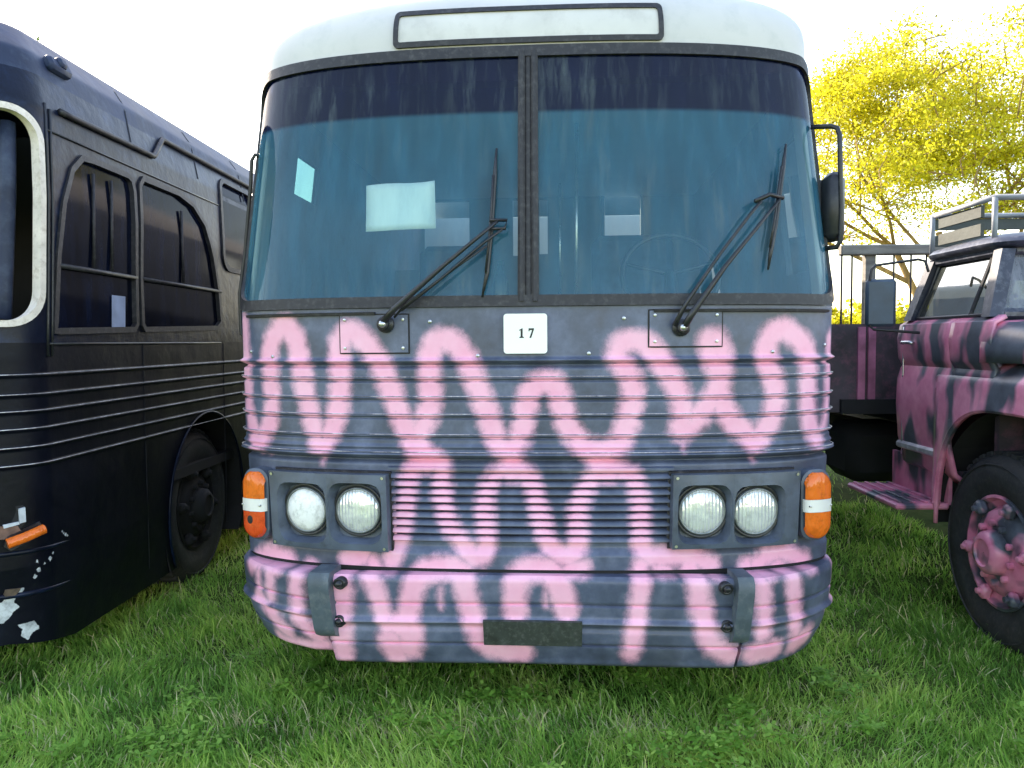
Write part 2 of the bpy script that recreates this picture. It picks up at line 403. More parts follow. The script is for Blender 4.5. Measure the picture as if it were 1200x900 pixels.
M['tyre'] = simple('tyre_rubber', (.024, .026, .030), .75, var=.35, scale=14, bump=.15, dirt_or_sheen=(.09, .085, .08), dirt_or_sheen_amt=.45)
M['wood'] = simple('weathered_grey_wood', (.20, .19, .17), .8, var=.35, scale=5, bump=.3, stretch=(1, 1, 6))
M['pale_wood'] = simple('pale_painted_wood', (.055, .066, .062), .7, var=.25, scale=6, bump=.2)
M['cabdark'] = simple('dark_cab_paint', (.022, .028, .050), .4, var=.4, scale=6, dirt_or_sheen=(.25, .27, .32), dirt_or_sheen_amt=.4)
M['bedpanel'] = simple('dull_maroon_bed_paint', (.07, .055, .07), .55, var=.6, scale=3, dirt_or_sheen=(.35, .12, .2), dirt_or_sheen_amt=.5)
M['bark'] = simple('tree_bark', (.17, .12, .085), .9, var=.5, scale=6, bump=.5, stretch=(1, 1, .25))
M['bark_y'] = simple('ochre_bark', (.30, .19, .08), .9, var=.5, scale=5, bump=.4, stretch=(1, 1, .25))

# ------------------------------------------------------------------ curved bus shells
class Shell:
    """outer skin of a bus: arc length u from the middle of the front round to the sides, height z, offset outwards"""
    def __init__(s, zt, Wt, yt, D, n, W0, root):
        s.zt, s.Wt, s.yt, s.D, s.W0 = zt, Wt, yt, D, W0
        a = np.linspace(0, math.pi / 2, 3000)
        x = np.sin(a) ** (2 / n); y = 1 - np.cos(a)
        ds = np.hypot(np.diff(x * W0), np.diff(y * D)); s.arc = np.concatenate([[0], np.cumsum(ds)])
        s.x, s.y = x, y; s.U = s.arc[-1]
        tx = np.gradient(x * W0, s.arc); ty = np.gradient(y * D, s.arc); l = np.hypot(tx, ty)
        s.nx, s.ny = ty / l, -tx / l
        s.root = root
        s.Rm = np.array(Matrix.Rotation(root.rotation_euler.z, 3, 'Z')); s.T = np.array(root.location)
    def P(s, u, z, off=0.0):
        u, z, off = np.broadcast_arrays(np.asarray(u, float), np.asarray(z, float), np.asarray(off, float))
        au = np.abs(u); sg = np.where(u < 0, -1.0, 1.0)
        X = np.interp(au, s.arc, s.x); Y = np.interp(au, s.arc, s.y)
        nx = np.interp(au, s.arc, s.nx); ny = np.interp(au, s.arc, s.ny)
        W = np.interp(z, s.zt, s.Wt); y0 = np.interp(z, s.zt, s.yt)
        ext = np.maximum(au - s.U, 0)
        x = sg * (W * X + off * nx); y = y0 + s.D * Y + ext + off * ny
        return np.stack([x, y, z], -1)
    def W2L(s, p): return (np.asarray(p) - s.T) @ s.Rm
    def L2W(s, p): return np.asarray(p) @ s.Rm.T + s.T
    def uv(s, px, py, urange=None, zr=(.1, 3.1), off=0.0):
        if urange is None: urange = (-s.U + .05, s.U - .05)
        us = np.linspace(*urange, 220); zs = np.linspace(*zr, 220)
        for it in range(3):
            G = project(s.L2W(s.P(us[:, None], zs[None, :], off)))
            d = (G[..., 0] - px) ** 2 + (G[..., 1] - py) ** 2
            i, j = np.unravel_index(np.argmin(d), d.shape)
            du, dz = us[1] - us[0], zs[1] - zs[0]
            u0, z0 = us[i], zs[j]
            us = np.linspace(u0 - 2 * du, u0 + 2 * du, 25); zs = np.linspace(z0 - 2 * dz, z0 + 2 * dz, 25)
        return u0, z0

def skin(shell, us, prof, mask=None):
    us = np.asarray(us); z = np.array([p[0] for p in prof]); o = np.array([p[1] for p in prof])
    mb = MB(); P = shell.P(us[:, None], z[None, :], o[None, :])
    mk = None
    if mask is not None:
        uc = (us[:-1] + us[1:]) / 2; zc = (z[:-1] + z[1:]) / 2
        mk = mask(uc[:, None] + 0 * zc[None, :], zc[None, :] + 0 * uc[:, None])
    mb.grid(P, mk)
    mb.uvz = np.stack(np.broadcast_arrays(us[:, None], z[None, :]), -1).reshape(-1, 2)
    return mb
def panel(shell, u0, u1, prof, nu, base=-.006, extra=None):
    """a raised panel with closed edges following the shell"""
    us = np.concatenate([[u0], np.linspace(u0, u1, nu), [u1]])
    pr = [(prof[0][0], base)] + list(prof) + [(prof[-1][0], base)]
    z = np.array([p[0] for p in pr]); o = np.array([p[1] for p in pr])
    O = np.tile(o, (len(us), 1)); O[0] = base; O[-1] = base
    if extra is not None: O = O + extra(us)[:, None]
    mb = MB(); mb.grid(shell.P(us[:, None], z[None, :], O))
    mb.uvz = np.stack(np.broadcast_arrays(us[:, None], z[None, :]), -1).reshape(-1, 2)
    return mb
def rrect(u0, u1, z0, z1, r, n=8):
    out = []
    for (cu, cz, a0) in ((u1 - r, z1 - r, 0), (u0 + r, z1 - r, 90), (u0 + r, z0 + r, 180), (u1 - r, z0 + r, 270)):
        for k in range(n + 1):
            a = R(a0 + 90 * k / n); out.append((cu + r * math.cos(a), cz + r * math.sin(a)))
    return np.array(out)
def densify(poly, step, closed=True):
    out = []; n = len(poly)
    for i in range(n if closed else n - 1):
        a, b = np.asarray(poly[i]), np.asarray(poly[(i + 1) % n]); k = max(1, int(np.linalg.norm(b - a) / step))
        for t in range(k): out.append(a + (b - a) * t / k)
    if not closed: out.append(np.asarray(poly[-1]))
    return np.array(out)
def ring_on(shell, outer, inner, o_base, o_top, mb=None):
    mb = mb or MB()
    r = [shell.P(outer[:, 0], outer[:, 1], o_base), shell.P(outer[:, 0], outer[:, 1], o_top),
         shell.P(inner[:, 0], inner[:, 1], o_top), shell.P(inner[:, 0], inner[:, 1], o_base)]
    mb.loops(r); return mb

# ================================================================== the pink and grey bus
bus = empty('painted_bus', (-0.004, 3.17, 0), R(-2.6))
tag(bus, 'grey bus with white roof and pink sprayed loops across its front, facing the camera', 'bus')
_t = np.concatenate([np.linspace(0, .97, 36), [.985, .994, .9985, 1.0]])
Zb = [.20, .45, .60, 1.05, 1.68] + list(2.74 + .37 * _t)
Wb = [1.21, 1.235, 1.25, 1.268, 1.275] + list(1.185 * (1 - _t ** 3.9) ** (1 / 2.4))
Yb = [.05, .03, .0, -.005, .0] + list(.13 + .55 * (1 - (1 - _t ** 2.5) ** .5))
SB = Shell(Zb, Wb, Yb, .34, 2.7, 1.25, bus)
LB = 10.4          # length of the sides behind the front

def Zc(py, px=620): return SB.uv(px, py)[1]
def UZ(px, py): return SB.uv(px, py)

STROKES = [
 (13, [(286,378),(289,440),(292,480),(302,516),(314,500),(318,472),(317,440),(315,416),(320,396),(330,383),(342,390),(349,410),(354,440),(360,472),(368,500),(376,520),(388,504),(396,480),(399,450),(398,420),(398,404),(408,390),(424,396),(436,412),(448,432),(454,450),(458,456),(466,480),(476,500),(484,514),(496,498),(503,480),(505,456),(503,430),(505,410),(516,398),(532,402),(546,418),(554,440),(564,464),(572,488),(580,512),(596,526),(608,516),(613,496),(617,476),(622,458),(636,448),(650,450),(658,476),(664,496),(676,516),(700,530),(724,520),(734,500),(740,476),(741,450),(733,432),(724,418),(726,406),(740,398),(756,402),(770,416),(780,432),(790,450),(798,468),(800,490),(798,505),(816,490),(830,474),(842,456),(846,436),(846,414),(838,398)]),
 (13, [(830,400),(834,416),(842,440),(846,472),(858,492),(874,508),(884,516),(896,504),(906,484),(909,464),(906,444),(900,426),(898,408),(904,394),(918,386),(932,394),(944,408),(948,426),(947,450),(947,476),(950,498),(956,514)]),
 (8, [(956,514),(964,500),(968,480),(970,450),(971,420),(972,396)]),
 (15, [(596,524),(600,552)]), (16, [(700,530),(712,552)]), (15, [(484,514),(500,540)]),
 (11, [(461,656),(468,632),(474,608),(477,584),(480,560),(490,542),(505,536),(516,545),(518,560),(519,580),(522,600),(528,616),(538,630),(548,645),(560,652),(570,640),(570,615),(568,595),(572,572),(582,556),(598,550),(615,555),(624,568),(630,590),(634,610),(640,630),(650,645),(665,652),(677,640),(677,615),(678,595),(685,575),(695,560),(712,550),(728,552),(742,560),(748,580),(750,600),(751,620),(752,640),(765,652),(790,652),(810,650),(830,660)]),
 (12, [(410,655),(425,650)]), (13, [(308,655),(322,648),(340,655)]),
 (11, [(885,662),(900,650),(920,646),(938,655)]),
 (10, [(395,668),(400,690),(400,720),(400,745),(400,768)]), (9, [(425,668),(436,690),(445,715),(452,738)]),
 (14, [(465,735),(478,745),(475,765)]), (13, [(455,752),(462,770)]),
 (11, [(475,740),(477,715),(480,695),(488,680),(505,674),(528,674),(540,684),(545,705),(551,725),(557,745),(565,762),(590,772),(612,772)]),
 (12, [(603,722),(603,700),(606,685),(620,676),(640,676),(650,685),(658,700),(664,720)]), (8, [(668,676),(684,674)]),
 (9, [(757,672),(752,700),(749,725),(745,750),(742,772)]), (5, [(775,674),(790,675)]),
 (10, [(818,672),(822,705),(827,735),(836,757),(856,768)]),
 (8, [(312,668),(314,698)]), (8, [(347,672),(352,718)]), (6, [(294,662),(296,705)]),
 (10, [(297,702),(316,722),(335,742)]), (9, [(350,722),(375,746)]), (7, [(320,748),(345,755),(380,756)]),
 (8, [(890,670),(893,700),(893,742)]), (9, [(931,670),(934,705),(937,742)]), (7, [(967,655),(966,715)]),
 (12, [(885,765),(905,762)]), (12, [(940,755),(958,748)]),
]
SEG = []
for hw, pts in STROKES:
    q = [SB.uv(*p, urange=(-SB.U + .05, SB.U - .05), off=.12 if min(p_[1] for p_ in pts) > 660 else 0.0) for p in pts]
    q = np.array(q)
    if len(q) > 2:      # Catmull-Rom through the points
        e = np.vstack([2 * q[0] - q[1], q, 2 * q[-1] - q[-2]]); o_ = []
        for i_ in range(1, len(e) - 2):
            for t in np.linspace(0, 1, 5)[:-1]:
                o_.append(.5 * ((2 * e[i_]) + (e[i_ + 1] - e[i_ - 1]) * t + (2 * e[i_ - 1] - 5 * e[i_] + 4 * e[i_ + 1] - e[i_ + 2]) * t * t + (3 * e[i_] - e[i_ - 1] - 3 * e[i_ + 1] + e[i_ + 2]) * t ** 3))
        q = np.array(o_ + [q[-1]])
    if min(p_[1] for p_ in pts) > 660: hw *= 1.12
    for a, b in zip(q[:-1], q[1:]): SEG.append((*a, *b, hw * 1.05 / 290.0))
for (px, py, ln_) in ((376, 528, 14), (490, 522, 16), (598, 534, 10), (700, 536, 18), (884, 524, 15), (800, 508, 20), (566, 655, 10), (424, 392, 0), (312, 520, 10), (520, 690, 16), (640, 690, 14)):
    if ln_: a = SB.uv(px, py - 6); b = SB.uv(px + .5, py + ln_); SEG.append((*a, *b, .0035))
SEG = np.array(SEG)
def paint(uz):
    uz = np.asarray(uz); out = np.zeros(len(uz))
    for (au, az, bu, bz, hw) in SEG:
        m = (uz[:, 0] > min(au, bu) - .13) & (uz[:, 0] < max(au, bu) + .13) & (uz[:, 1] > min(az, bz) - .13) & (uz[:, 1] < max(az, bz) + .13)
        if not m.any(): continue
        p = uz[m]; d = np.array([bu - au, bz - az]); l2 = d @ d + 1e-12
        t = np.clip(((p - (au, az)) @ d) / l2, 0, 1)
        dist = np.hypot(p[:, 0] - au - t * d[0], p[:, 1] - az - t * d[1])
        v = np.clip(.5 + (hw - dist) / .080, 0, 1)
        out[m] = np.maximum(out[m], v)
    for r in ribs + [z_top1, z_ledge]:
        out *= 1 - .5 * np.exp(-((uz[:, 1] - r + .014) / .004) ** 2)
    fade = vnoise(uz[:, 0] + 7, uz[:, 1] + 3, 51, 4.5) * .6 + vnoise(uz[:, 0], uz[:, 1], 52, 14) * .4
    return out * (.78 + .45 * np.clip(fade, 0, .5))

z_belt = Zc(359); z_top1 = Zc(422); ribs = [Zc(y) for y in (443, 466, 487, 511)]; z_ledge = Zc(533)
z_gr0, z_gr1 = Zc(636), Zc(553); z_lip = Zc(664)
ZB0, ZB1 = z_lip - .01, z_belt
def body_off(z):
    o = 0.0
    for r in ribs:
        o += .008 * math.exp(-((z - r) / .0045) ** 2) - .008 * math.exp(-((z - r + .010) / .0045) ** 2)
    o += .016 * math.exp(-((z - z_top1) / .008) ** 2) - .018 * math.exp(-((z - z_top1 + .02) / .008) ** 2)
    o += .020 * math.exp(-((z - z_ledge) / .010) ** 2) - .024 * math.exp(-((z - z_ledge + .025) / .009) ** 2) + .009 * math.exp(-((z - z_ledge - .03) / .008) ** 2)
    if z < z_ledge - .02: o -= .008
    if z < z_gr0 - .02: o += .02 * min(1, (z_gr0 - .02 - z) / .03)
    return o
zs = np.unique(np.concatenate([np.linspace(ZB0, ZB1, 190)] + [np.linspace(r - .03, r + .03, 24) for r in ribs + [z_top1, z_ledge]]))
us_side = np.concatenate([np.linspace(.03, .6, 24), np.linspace(.7, LB, 90)])
us = np.concatenate([-(SB.U + us_side)[::-1], np.linspace(-SB.U, SB.U, 430), SB.U + us_side])
AXF, AXR = 1.95, 7.6
def arch_mask(sh, cys, rad, zc):
    def f(u, z):
        y = np.abs(u) - sh.U
        k = np.ones(u.shape, bool)
        for c in cys: k &= ~((np.abs(u) > sh.U) & ((y - c) ** 2 + (z - zc) ** 2 < rad ** 2))
        return k
    return f
ug0, ug1 = UZ(460, 590)[0], UZ(785, 590)[0]
_am = arch_mask(SB, [AXF, AXR], .62, .5)
mb = skin(SB, us, [(z, body_off(z)) for z in zs], lambda u, z: _am(u, z) & ~((u > ug0 + .012) & (u < ug1 - .012) & (z > z_gr0 + .008) & (z < z_gr1 - .006)))
mb.build('body', M['graf'], bus, smooth=True, attr=paint(mb.uvz))
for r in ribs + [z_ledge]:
    q = np.linspace(-SB.U - .25, SB.U + .25, 160); t_ = MB(); t_.tube(SB.P(q, r + (.006 if r != z_ledge else .010), .0095 if r != z_ledge else .0165), .0019, n=5); t_.build('rib_edge_highlight', M['ribedge'], bus, smooth=True)  # thin pale tubes paint in the sky highlights on the ribs
# lower skirt along the sides, behind the bumper
mb = skin(SB, us, [(.36, -.02), (ZB0, .0)], None)
def skirt_mask(u, z): return (np.abs(u) > SB.U + .1) & (np.abs(np.abs(u) - SB.U - AXF) > .62) & (np.abs(np.abs(u) - SB.U - AXR) > .62)
mb = skin(SB, us, [(.36, -.02), (ZB0, .0)], skirt_mask)
mb.build('skirt', M['grey'], bus)
mb = MB(); mb.box((0, 5.6, .62), (2.3, 10.4, .06)); mb.box((0, .55, .50), (1.9, .7, .3)); mb.box((-.45, 5, .45), (.12, 9, .2)); mb.box((.45, 5, .45), (.12, 9, .2))
mb.build('chassis', M['dark'], bus)

# windscreen, frame, pillar
z_w0, z_w1 = z_belt, 2.735
Uend = SB.U + .02
outer = densify(rrect(-Uend, Uend, z_w0 + .001, z_w1, .17, 10), .03)
cen = np.array([0, (z_w0 + z_w1) / 2])
inner_full = rrect(-Uend + .035, Uend - .035, z_w0 + .045, z_w1 - .045, .14, 10)
# matching vertex counts: sample both by same parametrisation
def rr_match(u0, u1, z0, z1, r, nl, ns, nc):
    out = []
    cs = [(u1 - r, z1 - r, 0), (u0 + r, z1 - r, 90), (u0 + r, z0 + r, 180), (u1 - r, z0 + r, 270)]
    for i, (cu, cz, a0) in enumerate(cs):
        for k in range(nc + 1):
            a = R(a0 + 90 * k / nc); out.append(np.array([cu + r * math.cos(a), cz + r * math.sin(a)]))
        nx = cs[(i + 1) % 4]; a = R(nx[2]); b = np.array([nx[0] + r * math.cos(a), nx[1] + r * math.sin(a)]); p = out[-1]
        m = nl if i % 2 == 0 else ns
        for k in range(1, m): out.append(p + (b - p) * k / m)
    return np.array(out)
fo = rr_match(-Uend, Uend, z_w0 + .001, z_w1, .17, 70, 24, 10)
fi = rr_match(-Uend + .04, Uend - .04, z_w0 + .045, z_w1 - .045, .14, 70, 24, 10)
mb = ring_on(SB, fo, fi, -.012, .014)
mb.build('windshield_frame', M['rubber'], bus, auto=40)
um0, um1 = UZ(608, 200)[0], UZ(630, 200)[0]
mb = MB()
for (a, b, o) in ((um0 - .003, um0 + .026, .02), (um0 + .026, um1 - .026, .010), (um1 - .026, um1 + .003, .02)):
    zz = np.linspace(z_w0 + .02, z_w1 - .02, 20)
    uu = np.array([a, a, (a * .7 + b * .3), (a * .3 + b * .7), b, b]); oo = np.array([-.01, o * .6, o, o, o * .6, -.01])
    mb.grid(SB.P(uu[:, None], zz[None, :], oo[:, None]))
mb.build('windshield_mullion', M['rubber'], bus, auto=40)
gi = rr_match(-Uend + .03, Uend - .03, z_w0 + .035, z_w1 - .035, .145, 70, 24, 10)
def inside_rr(u, z, u0, u1, z0, z1, r):
    du = np.maximum(np.maximum(u0 + r - u, u - (u1 - r)), 0); dz = np.maximum(np.maximum(z0 + r - z, z - (z1 - r)), 0)
    return (u > u0) & (u < u1) & (z > z0) & (z < z1) & (du ** 2 + dz ** 2 < r * r)
for side in (-1, 1):
    uu = np.linspace(-Uend, um0 + .01, 120) if side < 0 else np.linspace(um1 - .01, Uend, 120)
    mb = skin(SB, uu, [(z, 0.0) for z in np.linspace(z_w0 + .02, z_w1 - .02, 80)],
              lambda u, z: inside_rr(u, z, -Uend + .022, Uend - .022, z_w0 + .028, z_w1 - .028, .15))
    mb.build('windshield', M['glass'], bus, smooth=True)

# upper sides with window openings
def side_upper(name, side):
    ys = [0.0, .05, .09, .53, 1.12, 2.0, 2.12, 3.0, 3.40, 4.33, 4.5, 5.5, 5.62, 6.7, 6.82, 7.9, 8.02, 9.1, LB]
    if side < 0: ys = [0.0, .10, .42, .78, 1.12, 2.0, 2.12, 3.0, 3.40, 4.33, 4.5, 5.5, 5.62, 6.7, 6.82, 7.9, 8.02, 9.1, LB]
    holes = {2: (1.86, 2.47)} if side > 0 else {2: (2.30, 2.50)}
    for k in (4, 6, 8, 10, 12, 14, 16): holes[k] = (1.86, 2.50)
    open_k = (8,)  # pane left out so more light reaches the rear compartment
    if side < 0: holes[8] = None
    holes[4] = None if side > 0 else None
    holes[6] = None
    zl = sorted({z_belt, 1.86, 2.30, 2.47, 2.50, 2.742})
    mb = MB()
    def pt(y, z): return SB.P(side * (SB.U + y), z, -.004)
    for i in range(len(ys) - 1):
        h = holes.get(i)
        for j in range(len(zl) - 1):
            q = [pt(ys[i], zl[j]), pt(ys[i + 1], zl[j]), pt(ys[i + 1], zl[j + 1]), pt(ys[i], zl[j + 1])]
            if h and zl[j] >= h[0] - 1e-6 and zl[j + 1] <= h[1] + 1e-6: continue
            mb.add(q, [(0, 1, 2, 3)])
        if h and i not in open_k:
            gl = MB(); gl.add([pt(ys[i], h[0]), pt(ys[i + 1], h[0]), pt(ys[i + 1], h[1]), pt(ys[i], h[1])], [(0, 1, 2, 3)]); gl.build('side_window', M['clear_glass'] if (side > 0 and i == 2) else (M['dim_glass'] if i == 2 else M['side_glass']), bus)
    mb.build('side_wall', M['interior'] if False else M['grey'], bus, solid=.03)
side_upper('l', -1); side_upper('r', 1)
# white pillar ends just behind the wrap-round glass
for side in (-1, 1):
    uu = np.linspace(SB.U - .02, SB.U + .10, 12) * side
    skin(SB, uu, [(z, -.03) for z in np.linspace(z_w0, z_w1 - .01, 20)]).build('corner_pillar', M['white'], bus, smooth=True, solid=.02)

# roof cap
zr = np.concatenate([[z_w1 + .001], 2.745 + .365 * np.sin(np.linspace(0, math.pi / 2, 48)) ])
# smooth profile through the table
from numpy import interp
def smooth_tab(zq, tab):
    return sum(interp(np.clip(zq + d, Zb[0], 3.10), Zb, tab) * w for d, w in ((-.03, .2), (-.015, .2), (0, .2), (.015, .2), (.03, .2)))
ur = np.concatenate([-(SB.U + np.linspace(.1, LB, 45))[::-1], np.linspace(-SB.U, SB.U, 160), SB.U + np.linspace(.1, LB, 45)])
mb = skin(SB, ur, [(z, .004) for z in zr], lambda u, z: ~((np.abs(u) > SB.U + 3.0) & (np.abs(u) < SB.U + 4.0) & (z > 2.95)))  # roof opening added to brighten the rear compartment
mb.box((0, 1.9, 3.112), (.06, 3.0, .004)); mb.box((0, 7.6, 3.112), (.06, 6.4, .004))
mb.build('roof', M['white'], bus, smooth=True)
# rear wall, floor, ceiling, partition
mb = MB(); yr = SB.D + LB
mb.box((0, yr - .03, 1.2), (2.46, .05, 1.4)); mb.box((0, yr - .03, 2.72), (2.3, .05, .45)); mb.box((-1.0, yr - .03, 2.2), (.4, .05, .8)); mb.box((1.0, yr - .03, 2.2), (.4, .05, .8))
mb.build('rear_wall', M['grey'], bus)
mb = MB(); mb.box((0, yr - .03, 2.2), (1.6, .012, .7)); mb.build('rear_window', M['side_glass'], bus)
mb = MB(); mb.box((0, 5.7, 1.02), (2.38, 9.7, .05)); mb.build('floor', M['interior'], bus)
mb = MB(); mb.box((0, 1.95, 2.71), (2.36, 2.85, .03)); mb.box((0, 7.5, 2.70), (2.2, 6.1, .03)); mb.build('ceiling_lining', M['interior_pale'], bus)  # split below the added roof opening to let its light through
yp = 3.35
def Lp(px, py, yl):   # point on bus local plane y=yl seen at px,py
    d = ray(px, py) @ SB.Rm; o = SB.W2L(CP); return o + d * ((yl - o[1]) / d[1])
a0 = Lp(462, 238, yp); a1 = Lp(551, 316, yp); b0 = Lp(706, 213, yp); b1 = Lp(752, 306, yp); c0 = Lp(601, 235, yp); c1 = Lp(614, 300, yp); e0 = Lp(632, 235, yp); e1 = Lp(642, 298, yp)
mb = MB()
xs = [-1.22, a0[0], a1[0], c0[0], c1[0], e0[0], e1[0], b0[0], b1[0], 1.22]
hol = {1: (a1[2], a0[2]), 3: (c1[2], c0[2]), 5: (e1[2], e0[2]), 7: (b1[2], b0[2])}
for i in range(len(xs) - 1):
    w = xs[i + 1] - xs[i]; cx = (xs[i] + xs[i + 1]) / 2
    if i in hol:
        lo, hi = hol[i]
        mb.box((cx, yp, (1.02 + lo) / 2), (w, .04, lo - 1.02)); mb.box((cx, yp, (hi + 2.72) / 2), (w, .04, 2.72 - hi))
    else: mb.box((cx, yp, 1.87), (w, .04, 1.70))
mb.build('partition', M['interior'], bus)
mb = MB(); mb.box((0, 4.35, 1.86), (2.3, .03, 1.66)); mb.build('bounce_wall', M['interior_pale'], bus)  # pale wall added to catch light behind the partition openings
# rounded jamb round the right opening
mb = MB(); mb.tube([(b0[0], yp - .03, b1[2]), (b0[0], yp - .03, b0[2]), (b1[0], yp - .03, b0[2]), (b1[0], yp - .03, b1[2])], .018, closed=True); mb.build('partition_frame', M['dash'], bus)
# dashboard, steering wheel, seats, rails
du = np.linspace(-SB.U + .12, SB.U - .12, 50)
top = SB.P(du, z_belt - .02, -.04); bk = top.copy(); bk[:, 1] = np.maximum(top[:, 1] + .05, .52); lo = bk.copy(); lo[:, 2] = 1.25
mb = MB(); mb.grid(np.stack([top, bk, bk - (0, 0, .03), lo], 1)); mb.build('dashboard', M['dash'], bus, auto=30)
swc = Lp(785, 322, .78); mb = MB(); rot = Matrix.Rotation(R(62), 3, 'X')
ringp = [np.array(rot @ Vector((.23 * math.cos(t), .23 * math.sin(t), 0))) + swc for t in np.linspace(0, 2 * math.pi, 40, endpoint=False)]
mb.tube(ringp, .014, closed=True)
for t in (0.3, math.pi - .3, -math.pi / 2): mb.tube([swc, np.array(rot @ Vector((.23 * math.cos(t), .23 * math.sin(t), 0))) + swc], .010)
mb.tube([swc, swc + (0, -.25, -.35)], .03); mb.build('steering_wheel', M['black'], bus, smooth=True)
for (x, y) in ((.55, 1.35), (-.55, 1.75), (.62, 2.3)):
    mb = MB(); mb.box((x, y, 1.42), (.5, .5, .14), bev=.05); mb.box((x, y + .27, 1.80), (.48, .13, .75), Matrix.Rotation(R(-10), 3, 'X'), bev=.05); mb.box((x, y, 1.2), (.3, .3, .35))
    mb.build('seat', M['seat'], bus, auto=40)
mb = MB(); p = Lp(676, 180, 1.15); q = Lp(675, 328, 1.15); mb.tube([p + (0, 0, .2), q - (0, 0, .3)], .008)
p = Lp(656, 215, 1.5); q = Lp(656, 300, 1.5); mb.tube([p, q - (0, 0, .3)], .006); mb.build('grab_rail', M['steel'], bus, smooth=True)

# destination sign
g0 = SB.uv(462, 40, (-.9, -.2), (2.72, 3.0)); g1 = SB.uv(777, 32, (.2, .9), (2.72, 3.0)); sz1 = SB.uv(620, 8, (-.2, .2), (2.72, 3.06))[1]; sz0 = SB.uv(620, 51, (-.2, .2), (2.72, 3.0))[1]
so = rr_match(g0[0], g1[0], sz0, sz1, .02, 30, 6, 4); si = rr_match(g0[0] + .02, g1[0] - .02, sz0 + .022, sz1 - .022, .012, 30, 6, 4)
sign = ring_on(SB, so, si, -.005, .016).build('sign_frame', M['rubber'], bus, auto=40)
mb = skin(SB, np.linspace(g0[0] + .012, g1[0] - .012, 30), [(z, .008) for z in np.linspace(sz0 + .012, sz1 - .012, 8)]); mb.build('sign_panel', M['panel'], sign, smooth=True)

# grille
ug0, ug1 = UZ(460, 590)[0], UZ(785, 590)[0]
prof = []; nsl = 9; hs = (z_gr1 - z_gr0) / nsl
for k in range(nsl):
    z0 = z_gr0 + k * hs
    prof += [(z0 + .001, -.03), (z0 + .0015, .004), (z0 + .005, .010), (z0 + hs * .35, .009), (z0 + hs * .60, .004), (z0 + hs * .77, -.004), (z0 + hs * .78, -.03)]
mb = panel(SB, ug0, ug1, prof, 220, base=-.03)
_o = np.array([-.03] + [p[1] for p in prof] + [-.03]); _w = np.clip((_o + .012) / .014, 0, 1)
mb.build('grille', M['graf'], bus, attr=paint(mb.uvz) * np.tile(_w, 222), auto=50)
# shadow gap lip over the grille
mb = panel(SB, ug0 - .01, ug1 + .01, [(z_gr1 + .004, -.002), (z_gr1 + .006, .014), (z_gr1 + .016, .014), (z_gr1 + .02, -.002)], 60); mb.build('grille_lip', M['graf'], bus, attr=paint(mb.uvz))

# headlight housings + headlights
def cell(ulo, uhi, zlo, zhi, cu, cz, hole, r, lens_r, mb):
    n = 48; ang = [2 * math.pi * k / n for k in range(n)]
    def on_rect(a, u0, u1, z0, z1):
        dx, dz = math.cos(a), math.sin(a); t = 1e9
        if dx > 1e-9: t = min(t, (u1 - cu) / dx)
        if dx < -1e-9: t = min(t, (u0 - cu) / dx)
        if dz > 1e-9: t = min(t, (z1 - cz) / dz)
        if dz < -1e-9: t = min(t, (z0 - cz) / dz)
        return (cu + t * dx, cz + t * dz)
    def on_sq(a, h, hz, e=5):
        dx, dz = math.cos(a), math.sin(a); t = 1 / ((abs(dx / h) ** e + abs(dz / hz) ** e) ** (1 / e)); return (cu + t * dx, cz + t * dz)
    for (x_, z_) in ((ulo, zlo), (uhi, zlo), (uhi, zhi), (ulo, zhi)):
        a_ = math.atan2(z_ - cz, x_ - cu) % (2 * math.pi); k_ = min(range(n), key=lambda k: abs((ang[k] - a_ + math.pi) % (2 * math.pi) - math.pi)); ang[k_] = a_
    rect = np.array([on_rect(a, ulo, uhi, zlo, zhi) for a in ang])
    sq = np.array([on_sq(a, hole[0], hole[1]) for a in ang])
    sq3 = np.array([on_sq(a, hole[0] * .86, hole[1] * .86) for a in ang])
    sq2 = np.array([on_sq(a, hole[0] * .97, hole[1] * .97) for a in ang])
    ci = np.array([(cu + lens_r * 1.08 * math.cos(a), cz + lens_r * 1.08 * math.sin(a)) for a in ang])
    P = lambda q, o: SB.P(q[:, 0], q[:, 1], o)
    mb.loops([P(rect, -.012), P(rect, .052), P(sq, .056), P(sq2, .040), P(sq3, .006), P(ci, .004), P(ci, -.004)], cap_last=False)
